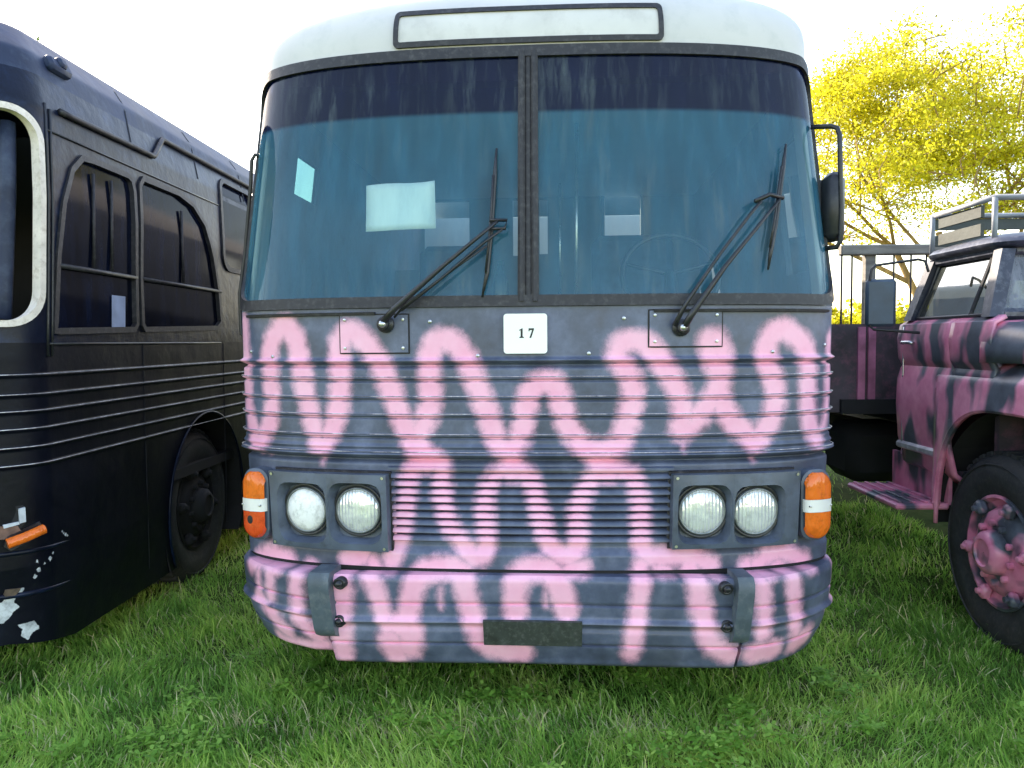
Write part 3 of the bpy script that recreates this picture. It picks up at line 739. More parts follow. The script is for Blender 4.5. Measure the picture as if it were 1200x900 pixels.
for (pl, lamps, frost) in (((328, 458, 553, 640), ((362, 596), (422, 597)), 0), ((785, 926, 553, 638), ((821, 598), (883, 598)), -1)):
    ul = UZ(pl[0], 595)[0]; uh = UZ(pl[1], 595)[0]
    pm = (pl[0] + pl[1]) / 2; zt_ = UZ(pm, pl[2])[1]; zb_ = UZ(pm, pl[3])[1]
    L = [UZ(*q) for q in lamps]; umid = (L[0][0] + L[1][0]) / 2
    mb = MB()
    for k, (cu, cz) in enumerate(L):
        hw = abs(umid - cu) - .006
        cell(ul if k == 0 else umid, umid if k == 0 else uh, zb_, zt_, cu, cz - .006, (hw, (zt_ - zb_) / 2 * .80), .03, .083, mb)
    hs_ = mb.build('headlight_housing', M['grey'], bus, auto=35)
    gp = MB(); gc = densify(np.array([(ul - .003, zb_ - .004), (uh + .003, zb_ - .004), (uh + .003, zt_ + .004), (ul - .003, zt_ + .004)]), .03); gp.tube(SB.P(gc[:, 0], gc[:, 1], .0), .007, n=6, closed=True); gp.build('housing_seal', M['rubber'], hs_)
    for (uu, zz) in ((ul + .015, zb_ + .012), (ul + .015, zt_ - .012), (uh - .015, zt_ - .012), (uh - .015, zb_ + .012)):
        bz = MB(); bz.add(SB.P(np.array([uu + .006 * math.cos(t) for t in np.linspace(0, 6.28, 9)[:-1]]), np.array([zz + .006 * math.sin(t) for t in np.linspace(0, 6.28, 9)[:-1]]), .0565), [tuple(range(8))]); bz.build('screw', M['steel'], hs_)
    for k, (cu, cz) in enumerate(L):
        mb = MB(); th = np.linspace(0, 2 * math.pi, 40, endpoint=False)
        rings = [SB.P(cu + rr * np.cos(th), cz + rr * np.sin(th), oo) for rr, oo in ((.088, .012), (.087, .022), (.074, .030), (.05, .036), (.03, .039), (.01, .040), (.002, .040))]
        mb.loops(rings, cap_last=True)
        hl = mb.build('headlight', M['head_frost'] if (frost == 0 and k == 0) else M['head'], bus, smooth=True)
        mb = MB(); mb.loops([SB.P(cu + rr * np.cos(th), cz + rr * np.sin(th), oo) for rr, oo in ((.095, .004), (.095, .022), (.089, .027), (.085, .022))]); mb.build('headlight_rim', M['dullrim'], hl, smooth=True)
        mb = MB(); mb.loops([SB.P(cu + rr * np.cos(th), cz + rr * np.sin(th), oo) for rr, oo in ((.108, .0195), (.103, .0225), (.095, .016))]); mb.build('headlight_seal', M['black'], hl, smooth=True)

# marker lights at the corners
def bl(px, py, y): return SB.W2L(at_y(px, py, y))
for (px, py0, py1, yy, dk) in ((300, 551, 630, 3.33, True), (956.5, 552, 631, 3.25, False)):
    C0 = bl(px, (py0 + py1) / 2, yy); hgt = bl(px, py0, yy)[2] - bl(px, py1, yy)[2]; hw = .060 if dk else .064
    sg = -1 if C0[0] < 0 else 1; an = R(22) * sg
    nn = np.array([math.sin(an), -math.cos(an), 0]); ex = np.array([math.cos(an), math.sin(an), 0]); ez = np.array([0, 0, 1.0])
    def LP(a, z, o): 
        a, z, o = np.broadcast_arrays(np.asarray(a, float), np.asarray(z, float), np.asarray(o, float))
        return C0 + a[..., None] * ex + z[..., None] * ez + o[..., None] * nn
    h2 = hgt / 2
    o1 = rr_match(-hw - .007, hw + .007, -h2 - .007, h2 + .007, hw - .006, 4, 8, 8); o2 = rr_match(-hw, hw, -h2, h2, hw - .008, 4, 8, 8)
    mb = MB(); mb.loops([LP(o1[:, 0], o1[:, 1], -.16), LP(o1[:, 0], o1[:, 1], -.004), LP(o2[:, 0], o2[:, 1], .0)], cap_last=True)
    mk = mb.build('marker_light', M['grey'], bus, auto=40)
    zm0 = -h2 + hgt * .41; zm1 = -h2 + hgt * .60
    def half(zlo, zhi, mt, up):
        us_ = np.linspace(-hw + .002, hw - .002, 26); zz = np.linspace(zlo, zhi, 22); U_, Z_ = np.meshgrid(us_, zz, indexing='ij')
        cz_ = h2 - hw if up else -h2 + hw
        D = U_ / hw; dz = np.where((Z_ > cz_) if up else (Z_ < cz_), (Z_ - cz_) / hw, 0)
        rr_ = np.hypot(D, dz); sc_ = np.where(rr_ > 1, 1 / rr_, 1)
        U_ = U_ * sc_; Z_ = np.where(dz != 0, cz_ + (Z_ - cz_) * sc_, Z_)
        O = .002 + .030 * np.sqrt(np.clip(1 - np.minimum(rr_, 1) ** 3, 0, 1))
        m_ = MB(); m_.grid(LP(U_, Z_, O)); m_.build('orange_lens', mt, mk, smooth=True)
    half(zm1, h2 - .004, M['orange'], True); half(-h2 + .004, zm0, M['redorange'] if dk else M['orange'], False)
    m_ = MB(); uu_ = np.array([-hw - .002, -hw, -hw * .8, 0, hw * .8, hw, hw + .002]); oo_ = np.array([0, .012, .026, .034, .026, .012, 0])
    m_.grid(LP(uu_[:, None], np.array([zm0, zm0 + .001, zm1 - .001, zm1])[None, :], oo_[:, None] * np.array([0, 1, 1, 0])[None, :]))
    wb_ = m_.build('white_band', M['whiteband'], mk, auto=40)
    for sx_ in (-1, 1):
        m_ = MB(); th = np.linspace(0, 2 * math.pi, 9)[:-1]; m_.loops([LP(sx_ * hw * .78 + r_ * np.cos(th), (zm0 + zm1) / 2 + r_ * np.sin(th), o_) for r_, o_ in ((.005, .024), (.004, .031), (.001, .032))], cap_last=True); m_.build('lens_screw', M['steel'], mk)
    if dk:
        th = np.linspace(0, 2 * math.pi, 14, endpoint=False); m_ = MB()
        m_.loops([LP(-.004 + .015 * np.cos(th), -h2 + hgt * .29 + .018 * np.sin(th), .0325), LP(-.004 + .003 * np.cos(th), -h2 + hgt * .29 + .003 * np.sin(th), .0335)], cap_last=True); m_.build('lens_hole', M['ink'], mk)

# bumper
zbt = Zc(671); zbb = .243
panel(SB, -SB.U - .2, SB.U + .2, [(zbt - .02, .006), (zbt + .03, .006)], 120, base=-.02).build('bumper_gap', M['dark'], bus)
def flat(u):      # the bumper bar is straighter than the body behind it
    a = np.abs(u); return np.where(a < .88, .075 * (a / .88) ** 2, .075 - .055 * np.clip((a - .88) / .35, 0, 1))
def bump_prof(zb, top=.0):
    h = zbt - zb; pr = []
    for t in np.linspace(0, 1, 60):
        z = zbt - h * t
        o = .052 + .014 * math.sin(math.pi * min(1, t * 1.1)) - .02 * max(0, t - .75) / .25
        o -= .014 * math.exp(-((t - .30) / .012) ** 2) + .014 * math.exp(-((t - .745) / .012) ** 2)
        o += .020 * math.exp(-((t - .485) / .030) ** 2) - .010 * math.exp(-((t - .56) / .03) ** 2)
        if t < .04: o -= .01 * (1 - t / .04)
        if t > .97: o -= .012 * (t - .97) / .03
        pr.append((z, o))
    return [(zbt + .0, -.0)] + pr
ucl, ucr = SB.uv(382, 715, off=.13)[0], SB.uv(871, 715, off=.13)[0]
mb = panel(SB, ucl, ucr, bump_prof(zbb)[::-1], 260, base=-.02, extra=flat)
bmp = mb.build('bumper', M['graf'], bus, attr=paint(mb.uvz), auto=50)
for (ua, ub, dz) in ((-SB.U - .30, ucl - .008, .045), (ucr + .012, SB.U + .30, .004)):
    pr = bump_prof(zbb + dz)[::-1]
    # tuck the lowest strip under towards the ends
    mb = panel(SB, ua, ub, pr, 150, base=-.08, extra=flat)
    P = mb.v[0]; uu = mb.uvz[:, 0]
    k = np.clip((np.abs(uu) - (SB.U - .35)) / .5, 0, 1)
    zrel = np.clip((zbt - P[:, 2]) / (zbt - zbb), 0, 1)
    P[:, 2] += .012 * k * zrel * zrel
    shr = 1 - .022 * k * np.clip(zrel - .45, 0, 1) / .55 - .050 * k
    P[:, 0] *= shr
    mb.v[0] = P
    mb.build('bumper_corner', M['graf'], bus, attr=paint(mb.uvz), auto=50)
for (pxa, pxb, n_) in ((363, 385, 0), (866, 884, 1)):
    ua, ub = SB.uv(pxa, 705, off=.17)[0], SB.uv(pxb, 705, off=.17)[0]
    zb_ = zbb + .11
    prof = [(zb_, .04), (zb_ + .03, .092), (zb_ + .06, .102), (zbt - .05, .102), (zbt - .01, .096), (zbt + .015, .08), (zbt + .022, .01)]
    panel(SB, ua, ub, prof, 10, base=-.02, extra=flat).build('bumper_guard', M['guard'], bus, auto=40)
for (px, py) in ((395, 686), (395, 730), (854, 692), (854, 736)):
    cu, cz = SB.uv(px, py, off=.15); mb = MB(); th = np.linspace(0, 2 * math.pi, 18, endpoint=False)
    fe = float(flat(cu)); mb.loops([SB.P(cu + r_ * np.cos(th), cz + r_ * np.sin(th), o_ + fe) for r_, o_ in ((.024, .05), (.024, .082), (.018, .084), (.015, .078), (.013, .078), (.012, .092), (.008, .097), (.002, .098))], cap_last=True)
    mb.build('bolt', M['black'], bmp, smooth=True)
pa, pb = SB.uv(567, 741, off=.07)[0], SB.uv(682, 741, off=.07)[0]; pz0, pz1 = SB.uv(625, 757, off=.07)[1], SB.uv(625, 726, off=.07)[1]
panel(SB, pa, pb, [(pz0, .060), (pz0 + .004, .078), (pz1 - .004, .090), (pz1, .080)], 14, base=.03).build('licence_plate', M['plate'], bmp, auto=40)

# access panels round the wiper pivots
def hatch(px0, py0, px1, py1, nm='access_panel'):
    ua, zt_ = UZ(px0, py0); ub, zb_ = UZ(px1, py1)
    mb = panel(SB, ua, ub, [(zb_, .002), (zb_ + .003, .007), (zt_ - .003, .007), (zt_, .002)] if False else [(z, .006) for z in np.linspace(zb_, zt_, 14)], 34, base=-.004)
    h = mb.build(nm, M['graf'], bus, attr=paint(mb.uvz), auto=40)
    th = np.linspace(0, 2 * math.pi, 9)[:-1]
    for uu in (ua + .02, ub - .02):
        for zz in (zb_ + .018, zt_ - .018):
            s = MB(); s.loops([SB.P(uu + r_ * np.cos(th), zz + r_ * np.sin(th), o_) for r_, o_ in ((.007, .005), (.006, .010), (.001, .011))], cap_last=True); s.build('screw', M['steel'], h)
    t = MB(); c = densify(np.array([(ua - .003, zb_ - .003), (ub + .003, zb_ - .003), (ub + .003, zt_ + .003), (ua - .003, zt_ + .003)]), .02)
    t.tube(SB.P(c[:, 0], c[:, 1], .0015), .0032, n=6, closed=True); t.build('panel_gap', M['ink'], h)
hatch(399, 370, 479, 413); hatch(761, 364, 845, 405)
# narrow gutter strips under the screen, left and right
for (a, b) in ((292, 440), (766, 968)):
    ua, za = UZ(a, 366); ub, zb_ = UZ(b, 366); z = z_belt - .022
    panel(SB, ua, ub, [(z - .007, .002), (z - .005, .014), (z + .004, .016), (z + .007, .002)], 40).build('gutter_strip', M['rubber'], bus, auto=40)
# rivets on the panel below the screen
th = np.linspace(0, 2 * math.pi, 9)[:-1]
for (px, py) in ((504, 377), (731, 373), (320, 418), (560, 417), (690, 414), (905, 412), (295, 412), (966, 404)):
    u, z = UZ(px, py); mb = MB(); mb.loops([SB.P(u + r_ * np.cos(th), z + r_ * np.sin(th), o_) for r_, o_ in ((.008, .0), (.007, .005), (.001, .007))], cap_last=True); mb.build('rivet', M['steel'], bus)

# wipers
def fp(px, py, off): u, z = SB.uv(px, py, off=off); return SB.P(u, z, off)
def wiper(piv, elbow_pts, blade, off=.055):
    w = MB(); pv = fp(*piv, .03); th = np.linspace(0, 2 * math.pi, 18, endpoint=False)
    u, z = UZ(*piv)
    w.loops([SB.P(u + r_ * np.cos(th), z + r_ * np.sin(th), o_) for r_, o_ in ((.034, .0), (.034, .02), (.022, .03), (.020, .05), (.004, .055))], cap_last=True)
    hub = w.build('wiper', M['black'], bus, auto=40)
    for ln, rad in elbow_pts:
        a = MB(); pts = [fp(x, y, o) for (x, y, o) in ln]; a.tube(pts, rad); a.build('wiper_arm', M['black'], hub, smooth=True)
    b = MB(); pts = [fp(x, y, .022) for (x, y) in blade]; m = len(pts)
    b.tube(pts, [.004] + [.009] * (m - 2) + [.004], n=6)
    pts2 = [fp(x - 2, y, .034) for (x, y) in blade[1:-1]]; b.tube(pts2, .0045, n=6)
    b.build('wiper_blade', M['black'], hub, smooth=True)
    c = MB(); th = np.linspace(0, 2 * math.pi, 12, endpoint=False)
    c.loops([SB.P(u + r_ * np.cos(th), z + r_ * np.sin(th), o_) for r_, o_ in ((.015, .05), (.013, .064), (.003, .067))], cap_last=True); c.build('wiper_nut', M['steel'], hub, smooth=True)
wiper((453, 380), [([(448, 378, .05), (462, 362, .07), (520, 311, .065), (560, 278, .06), (583, 259, .05)], [.015, .013, .009, .008, .006]),
                   ([(470, 364, .06), (520, 324, .06), (566, 285, .055), (592, 266, .05)], .0055),
                   ([(462, 372, .05), (474, 358, .06), (536, 312, .05), (570, 288, .045)], .005),
                   ([(574, 258, .05), (594, 258, .05), (592, 268, .05), (576, 268, .05)], .007)],
      [(582, 174), (580, 205), (578, 240), (575, 280), (571, 320), (565, 348)])
wiper((797, 384), [([(800, 386, .05), (812, 366, .07), (850, 312, .065), (886, 268, .06), (915, 232, .05)], [.015, .013, .009, .007, .006]),
                   ([(790, 382, .05), (806, 352, .06), (845, 296, .055), (880, 250, .055), (892, 236, .05)], [.010, .008, .006, .006, .006]),
                   ([(885, 236, .05), (902, 228, .05), (918, 232, .05)], .009)],
      [(921, 169), (918, 195), (914, 225), (909, 262), (904, 290), (900, 316)])
# mirrors
def bl(px, py, y): return SB.W2L(at_y(px, py, y))
mb = MB(); mb.tube([bl(950, 149, 3.46), bl(974, 148, 3.44), bl(981, 150, 3.43), bl(984, 158, 3.42), bl(985, 205, 3.42), bl(986, 245, 3.42), bl(985, 282, 3.42), bl(980, 290, 3.43), bl(968, 291, 3.46)], .0105)
arm = mb.build('mirror_arm', M['black'], bus, smooth=True)
c = bl(976, 243, 3.47); mb = MB(); mb.box(c, (.085, .10, .29), Matrix.Rotation(R(14), 3, 'Z'), bev=.03); mh = mb.build('mirror_housing', M['black'], arm, auto=50)
mb = MB(); mb.box(c + (-.012, .054, 0), (.07, .006, .25), Matrix.Rotation(R(14), 3, 'Z')); mb.build('mirror_glass', M['steel'], arm)
mb = MB(); mb.tube([bl(306, 183, 3.62), bl(299, 181, 3.62), bl(295, 188, 3.62), bl(294, 215, 3.63), bl(287, 300, 3.65), bl(281, 345, 3.65), bl(283, 392, 3.65), bl(292, 398, 3.64)], .009)
arm = mb.build('mirror_arm', M['black'], bus, smooth=True)
mb = MB(); mb.box(bl(302, 260, 3.9), (.08, .06, .28), bev=.025); mb.build('mirror_housing', M['black'], arm, auto=50)
# wheels
def wheel(parent, c, r, w, side, rim_mat, name='wheel', tread=True):
    """side: +1 outer face toward +x"""
    mb = MB(); s = side
    pr = [(r * .56, .0), (r * .60, s * .005), (r * .70, s * .028), (r * .84, s * .034), (r * .93, s * .020), (r * .985, -s * .01), (r, -s * .04), (r, -s * (w - .04)), (r * .95, -s * (w - .005)), (r * .75, -s * w), (r * .56, -s * w)]
    mb.lathe(pr, c, 'x', 56)
    # raised sidewall rings and tread lugs
    mb.lathe([(r * .885, s * .0255), (r * .89, s * .034), (r * .90, s * .034), (r * .905, s * .024)], c, 'x', 56)
    for k in range(44):
        a = 2 * math.pi * k / 44
        for xx in (-.06, -(w - .06)):
            rt = Matrix.Rotation(a, 3, 'X'); mb.box(np.array(c) + np.array(rt @ Vector((s * xx, 0, r + .004))), (.10, r * .085, .022), rt)
    wh = mb.build(name, M['tyre'], parent, auto=35)
    mb = MB()
    pr = [(r * .575, -s * .02), (r * .585, s * .012), (r * .555, s * .016), (r * .53, -s * .02), (r * .47, -s * .035), (r * .42, s * .01), (r * .33, s * .028), (r * .26, s * .022), (r * .23, s * .024), (r * .215, s * .075), (r * .17, s * .095), (r * .14, s * .097), (r * .13, s * .085), (.002, s * .085)]
    mb.lathe(pr, c, 'x', 48)
    for k in range(10):
        a = 2 * math.pi * k / 10 + .2
        mb.lathe([(.017, s * .015), (.017, s * .05), (.010, s * .054), (.001, s * .054)], np.array(c) + (0, r * .30 * math.cos(a), r * .30 * math.sin(a)), 'x', 8)
    for k in range(6):
        a = 2 * math.pi * k / 6 + .4; rt = Matrix.Rotation(a, 3, 'X')
        mb.box(np.array(c) + np.array(rt @ Vector((s * .02, 0, r * .50))), (.055, .06, .075), rt, bev=.015)
        mb.lathe([(.017, s * .03), (.015, s * .065), (.001, s * .067)], np.array(c) + np.array(rt @ Vector((0, 0, r * .49))), 'x', 8)
    mb.build('rim', rim_mat, wh, auto=40)
    mb = MB(); mb.lathe([(r * .58, -s * .06), (.01, -s * .06)], c, 'x', 24); mb.build('wheel_back', M['dark'], wh)
    return wh
for yy in (AXF + SB.D, AXR + SB.D):
    for s in (-1, 1): wheel(bus, (s * 1.14, yy, .49), .49, .26, s, M['grey'])

# things taped to the bus
card = empty('number_card', bus.matrix_world @ Vector((0, 0, 0)))
bus_m = Matrix.Translation(bus.location) @ Matrix.Rotation(bus.rotation_euler.z, 4, 'Z')
ca, cz1 = UZ(590, 368); cb, cz0 = UZ(642, 414); ucen = (ca + cb) / 2; zcen = (cz0 + cz1) / 2
pc = SB.P(ucen, zcen, .022); card.location = bus_m @ Vector(pc); card.rotation_euler.z = bus.rotation_euler.z
tag(card, 'small white card printed with the number 17, fixed below the windscreen divider', 'number card')
cw, chh = (cb - ca), (cz1 - cz0)
mb = MB(); o2 = rrect(-cw / 2, cw / 2, -chh / 2, chh / 2, .012, 4)
fr_ = np.stack([o2[:, 0], np.full(len(o2), -.0015), o2[:, 1]], -1); mb.prism(fr_, (0, .003, 0)); mb.build('card_sheet', M['paper'], card)
mb = MB(); dg = []
k = .017
one = [(-.2, -1), (.9, -1), (.9, -.8), (.6, -.7), (.6, 1), (.45, 1), (-.25, .68), (-.25, .5), (.1, .58), (.1, -.7), (-.2, -.8)]
sev = [(-.6, 1), (.75, 1), (.75, .75), (.05, -1), (-.4, -1), (.3, .62), (-.3, .62), (-.42, .35), (-.6, .35)]
for pol, ox in ((one, -.020), (sev, .022)):
    mb.prism([(x * k * .92 + ox, -.0024, z * k * 1.1 + .002) for x, z in pol], (0, .0006, 0))
mb.build('printed_number', M['ink'], card)
# white paper inside the left pane
P0 = [UZ(428, 217), UZ(509, 211), UZ(510, 267), UZ(427, 271)]
pp = np.array([SB.P(u, z, -.012) for u, z in P0]); cc = pp.mean(0)
sheet = MB(); n = 8
G = np.array([[pp[0] * (1 - s) * (1 - t) + pp[1] * s * (1 - t) + pp[2] * s * t + pp[3] * (1 - s) * t + np.array([0, .006 * math.sin(s * 5 + t * 2), .004 * math.sin(s * 6) * (1 - t)]) for t in np.linspace(0, 1, n)] for s in np.linspace(0, 1, n)])
sheet.grid(G - cc); so_ = sheet.build('paper_sheet', M['paper'], None, smooth=True, solid=.001)
so_.location = bus_m @ Vector(cc); so_.rotation_euler.z = bus.rotation_euler.z
tag(so_, 'blank white paper sheet taped inside the left windscreen pane', 'paper')
# little bottle on the dashboard
bt = Lp(587, 335, .22); bt[2] = z_belt - .022 + .0
mb = MB(); mb.lathe([(.002, 0), (.030, .002), (.032, .02), (.032, .12), (.028, .15), (.012, .175), (.011, .20), (.014, .201), (.014, .222), (.002, .224)], (0, 0, 0), 'z', 18)
bo = mb.build('bottle', M['side_glass'], None, smooth=True); bo.location = bus_m @ Vector(bt)
tag(bo, 'small clear plastic bottle on the dashboard beside the windscreen divider', 'bottle')

# ================================================================== dark bus on the left
XL = -2.10
bus2 = empty('dark_bus', (XL - 1.25, 3.06, 0), 0)
tag(bus2, 'dark navy bus with an empty windscreen frame, parked at the left edge', 'bus')
Z2 = [.15, .60, 1.5, 2.2, 2.6, 2.85, 3.0, 3.08, 3.13, 3.15]
W2 = [1.22, 1.25, 1.25, 1.25, 1.22, 1.15, 1.02, .84, .5, .05]
Y2 = [.06, .0, 0, .05, .10, .16, .28, .45, .8, 1.3]
S2 = Shell(Z2, W2, Y2, .42, 2.8, 1.25, bus2)
L2 = 10.5
def s2(px, py):   # point on the flat side seen at a pixel -> (u, z)
    p = at_x(px, py, XL); return S2.U + (p[1] - 3.06 - S2.D), p[2]
A2 = 5.2 - 3.06 - S2.D; 
usA = np.concatenate([-(S2.U + np.linspace(.05, L2, 30))[::-1], np.linspace(-S2.U, S2.U - .95, 60)[:-1], np.linspace(S2.U - .95, S2.U, 160)])
usB = S2.U + np.concatenate([np.linspace(.012, 3.6, 260), np.linspace(3.7, L2, 160)])
us2 = np.concatenate([usA, usB])
rib2 = [1.42, 1.336, 1.265, 1.19, 1.112, 1.037]
def off2(z):
    o = 0
    for r in rib2: o += .010 * math.exp(-((z - r) / .006) ** 2)
    return o
zs2 = np.unique(np.concatenate([np.linspace(.20, .75, 90), np.linspace(.76, 1.56, 70)] + [np.linspace(r - .02, r + .02, 11) for r in rib2]))
AR2 = 6.9
_a2 = arch_mask(S2, [A2, AR2], .60, .50)
mb = skin(S2, us2, [(z, off2(z)) for z in zs2], lambda u, z: _a2(u, z) | (u < 0))  # unseen far side has no arches, to block sun from underneath
P = mb.v[0]
# broken, dented lower front corner
u_ = mb.uvz[:, 0]; z_ = mb.uvz[:, 1]
P[:, 2] += .07 * np.clip((S2.U + .12 - u_) / .35, 0, 1) * np.clip((.62 - z_) / .4, 0, 1)
CH = [[(-30, 716), (-6, 712), (2, 706), (10, 699), (14, 705), (23, 711), (16, 717), (12, 723), (4, 731), (-30, 738)], [(19, 733), (30, 731), (40, 727), (47, 737), (38, 741), (33, 751), (24, 746), (26, 738)],
      [(12, 703), (27, 688), (29, 690), (14, 707)], [(56, 655), (59, 651), (62, 654), (59, 658)], [(50, 661), (53, 658), (54, 662)], [(43, 667), (47, 664), (49, 669), (45, 671)], [(38, 677), (41, 672), (44, 675), (41, 679)], [(72, 622), (77, 624), (82, 628), (78, 629), (74, 626)], [(41, 659), (44, 655), (45, 660)], [(60, 648), (63, 646), (63, 650)]]
chip = np.zeros(len(u_))
near = (np.abs(u_ - S2.U) < .95) & (z_ < .95)
for c_ in CH:
    Q = np.array([S2.uv(*p, urange=(S2.U - .75, S2.U + .6)) for p in c_])
    un, zn = u_[near], P[near, 2]
    d_ = np.full(len(un), 9.0)
    for a_, b_ in zip(Q, np.roll(Q, -1, 0)):
        e_ = b_ - a_; t_ = np.clip(((un - a_[0]) * e_[0] + (zn - a_[1]) * e_[1]) / (e_ @ e_ + 1e-12), 0, 1); d_ = np.minimum(d_, np.hypot(un - a_[0] - t_ * e_[0], zn - a_[1] - t_ * e_[1]))
    ins = in_poly(un, zn, Q); sd_ = np.where(ins, d_, -d_)
    chip[near] = np.maximum(chip[near], np.clip(.5 + sd_ / .016, 0, 1))
mb.build('lower_body', M['navychip'], bus2, auto=45, attr=chip)
hu0, hu1, hz0, hz1 = -s2(42, 250)[0], s2(42, 250)[0], 1.64, 2.56
hole = lambda u, z: ~inside_rr(u, z, hu0, hu1, hz0, hz1, .14)
zs3 = np.concatenate([np.linspace(1.56, 2.75, 100)])
# side window openings are real: (u0,u1,z0,z1,r)
def win(px0, px1, z0, z1): return (s2(px0, 300)[0], s2(px1, 300)[0], z0, z1)
wins = [win(64, 155, 1.60, 2.43), win(162, 255, 1.60, 2.41), win(258, 297, 2.07, 2.70)]
wu = wins[-1][1]
for k in range(5): wins.append((wu + .15 + k * 1.0, wu + .15 + k * 1.0 + .88, 1.95, 2.70))
WP = [[(62,388),(62,300),(66,235),(76,195),(88,181),(100,184),(143,202),(148,208),(151,222),(155,325),(158,380),(155,386)],
      [(168,386),(165,380),(161,325),(158,214),(162,206),(205,224),(222,238),(236,262),(246,300),(253,340),(257,378),(253,384)]]
WP = [np.array([s2(*p) for p in w]) for w in WP]
def offs(P, d):
    P = densify(P, .04); n_ = len(P); t = np.roll(P, -1, 0) - np.roll(P, 1, 0); t /= np.linalg.norm(t, axis=1)[:, None]
    a = .5 * np.sum(P[:, 0] * np.roll(P[:, 1], -1) - np.roll(P[:, 0], -1) * P[:, 1]); return P + np.stack([t[:, 1], -t[:, 0]], 1) * d * (1 if a > 0 else -1)
def upper_mask(u, z):
    k = hole(u, z)
    for P_ in WP: k &= ~in_poly(u, z, P_)
    for (a, b, c, d) in wins[2:]: k &= ~inside_rr(u, z, a, b, c, d, .12)
    return k
skin(S2, us2, [(z, 0) for z in zs3], upper_mask).build('upper_body', M['navy'], bus2, smooth=True)  # unseen far side left windowless to keep the interior dark
skin(S2, us2, [(z, 0) for z in np.concatenate([np.linspace(2.75, 3.0, 14), np.linspace(3.01, 3.13, 12), np.linspace(3.135, 3.15, 4)])]).build('roof', M['navyroof'], bus2, smooth=True)
fo = rr_match(hu0 - .014, hu1 + .014, hz0 - .014, hz1 + .014, .155, 60, 30, 10); fi = rr_match(hu0 + .014, hu1 - .014, hz0 + .014, hz1 - .014, .13, 60, 30, 10)
ring_on(S2, fo, fi, -.03, .016).build('windscreen_seal', M['whiterim'], bus2, auto=40)
mb = MB()
for d in (.10,):
    for sg in (1,):
        p = densify(np.array([(hu1 - d - .03, hz0 + .02), (hu1 - d + .0, hz1 - .05)]), .1, False); mb.tube(S2.P(p[:, 0], p[:, 1], -.09), .035, n=8)
mb.build('inner_pillar', M['navyroof'], bus2, smooth=True)
# window frames, panes and dividers
for i, (a, b, c, d) in enumerate(wins):
    o_ = rr_match(a - .018, b + .018, c - .018, d + .018, .135, 8, 8, 8); i_ = rr_match(a + .016, b - .016, c + .016, d - .016, .105, 8, 8, 8)
    if i < 2: o_, i_ = offs(WP[i], .016), offs(WP[i], -.014)
    fr = ring_on(S2, o_, i_, -.02, .012).build('window', M['rubber'], bus2, auto=40)
    uu = np.linspace(a - .03, b + .03, 60); skin(S2, uu, [(z, -.012) for z in np.linspace(c - .03, d + .03, 60)], (lambda u, z: in_poly(u, z, WP[i])) if i < 2 else (lambda u, z: inside_rr(u, z, a - .01, b + .01, c - .01, d + .01, .11))).build('pane', M['dark_glass'], fr, smooth=True)
    mb = MB()
    if i < 2:
        zt_ = 1.905
        mb.tube([S2.P(a, zt_, .004), S2.P(b, zt_, .004)], .012, n=6)
        for f_ in (.42, .66) if i == 0 else (.48,):
            m_ = a + (b - a) * f_; mb.tube([S2.P(m_, zt_, .0), S2.P(m_ - (.02 if i else 0), d - .05, .0)], .009, n=6)
    elif i > 2: mb.tube([S2.P((a + b) / 2, c, 0), S2.P((a + b) / 2, d, 0)], .009, n=6)
    if mb.n: mb.build('divider', M['rubber'], fr, smooth=True)
mb = MB(); a = s2(130, 350)[0]; b = s2(146, 350)[0]
skin(S2, np.linspace(a, b, 4), [(1.63, -.006), (1.80, -.006)]).build('pane_reflection', simple('pale_pane_reflection', (.25, .31, .46), .8), bus2)  # pale patch painted in for a whitish reflection on the pane
# door seams, drip rail with its step, clearance lamp, aluminium trim lines
mb = MB()
rail = [s2(60, 123), s2(175, 178), s2(190, 156), s2(300, 218)]; rail.append((S2.U + L2, rail[-1][1]))
q = densify(np.array(rail), .08, False); mb.tube(S2.P(q[:, 0], q[:, 1], .012), .016, n=6); mb.build('drip_rail', M['rubber'], bus2, smooth=True)
mb = MB()
for (px, za, zb_) in ((56, 1.5, 2.6), (51, 1.5, 2.62)):
    u = s2(px, 300)[0]; mb.tube(S2.P(np.full(8, u), np.linspace(za, zb_, 8), .003), .007, n=6)
a = s2(56, 400)[0]; b = s2(258, 400)[0]; mb.tube(S2.P(np.linspace(a, b, 5), 1.555, .004), .006, n=6); mb.tube(S2.P(np.linspace(a, b, 5), 2.50, .003), .005, n=6)
mb.build('door_seam', M['black'], bus2, smooth=True)
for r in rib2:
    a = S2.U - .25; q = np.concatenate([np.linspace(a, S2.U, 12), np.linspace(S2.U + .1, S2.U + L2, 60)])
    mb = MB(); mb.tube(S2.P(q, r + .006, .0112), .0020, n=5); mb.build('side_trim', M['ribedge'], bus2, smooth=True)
mb = MB(); u, z = s2(66, 93); p = S2.P(u, 2.84, .012); mb.box(p, (.05, .17, .07), Matrix.Rotation(R(-25), 3, 'Y'), bev=.015); mb.box(p + (.012, 0, .015), (.05, .06, .05), Matrix.Rotation(R(-25), 3, 'Y'), bev=.012); mb.build('clearance_lamp', M['navyroof'], bus2, auto=40)
for px in (168, 262):
    u = s2(px, 440)[0]; mb = MB(); mb.tube(S2.P(np.full(6, u), np.linspace(.30, 1.55, 6), -.001), .004, n=5); mb.build('panel_seam', M['black'], bus2)
for u_s in (s2(150, 150)[0], s2(230, 190)[0], s2(285, 215)[0]):
    mb = MB(); mb.tube(S2.P(np.full(8, u_s), np.linspace(2.62, 3.08, 8), .0), .005, n=5); mb.build('roof_seam', M['black'], bus2)
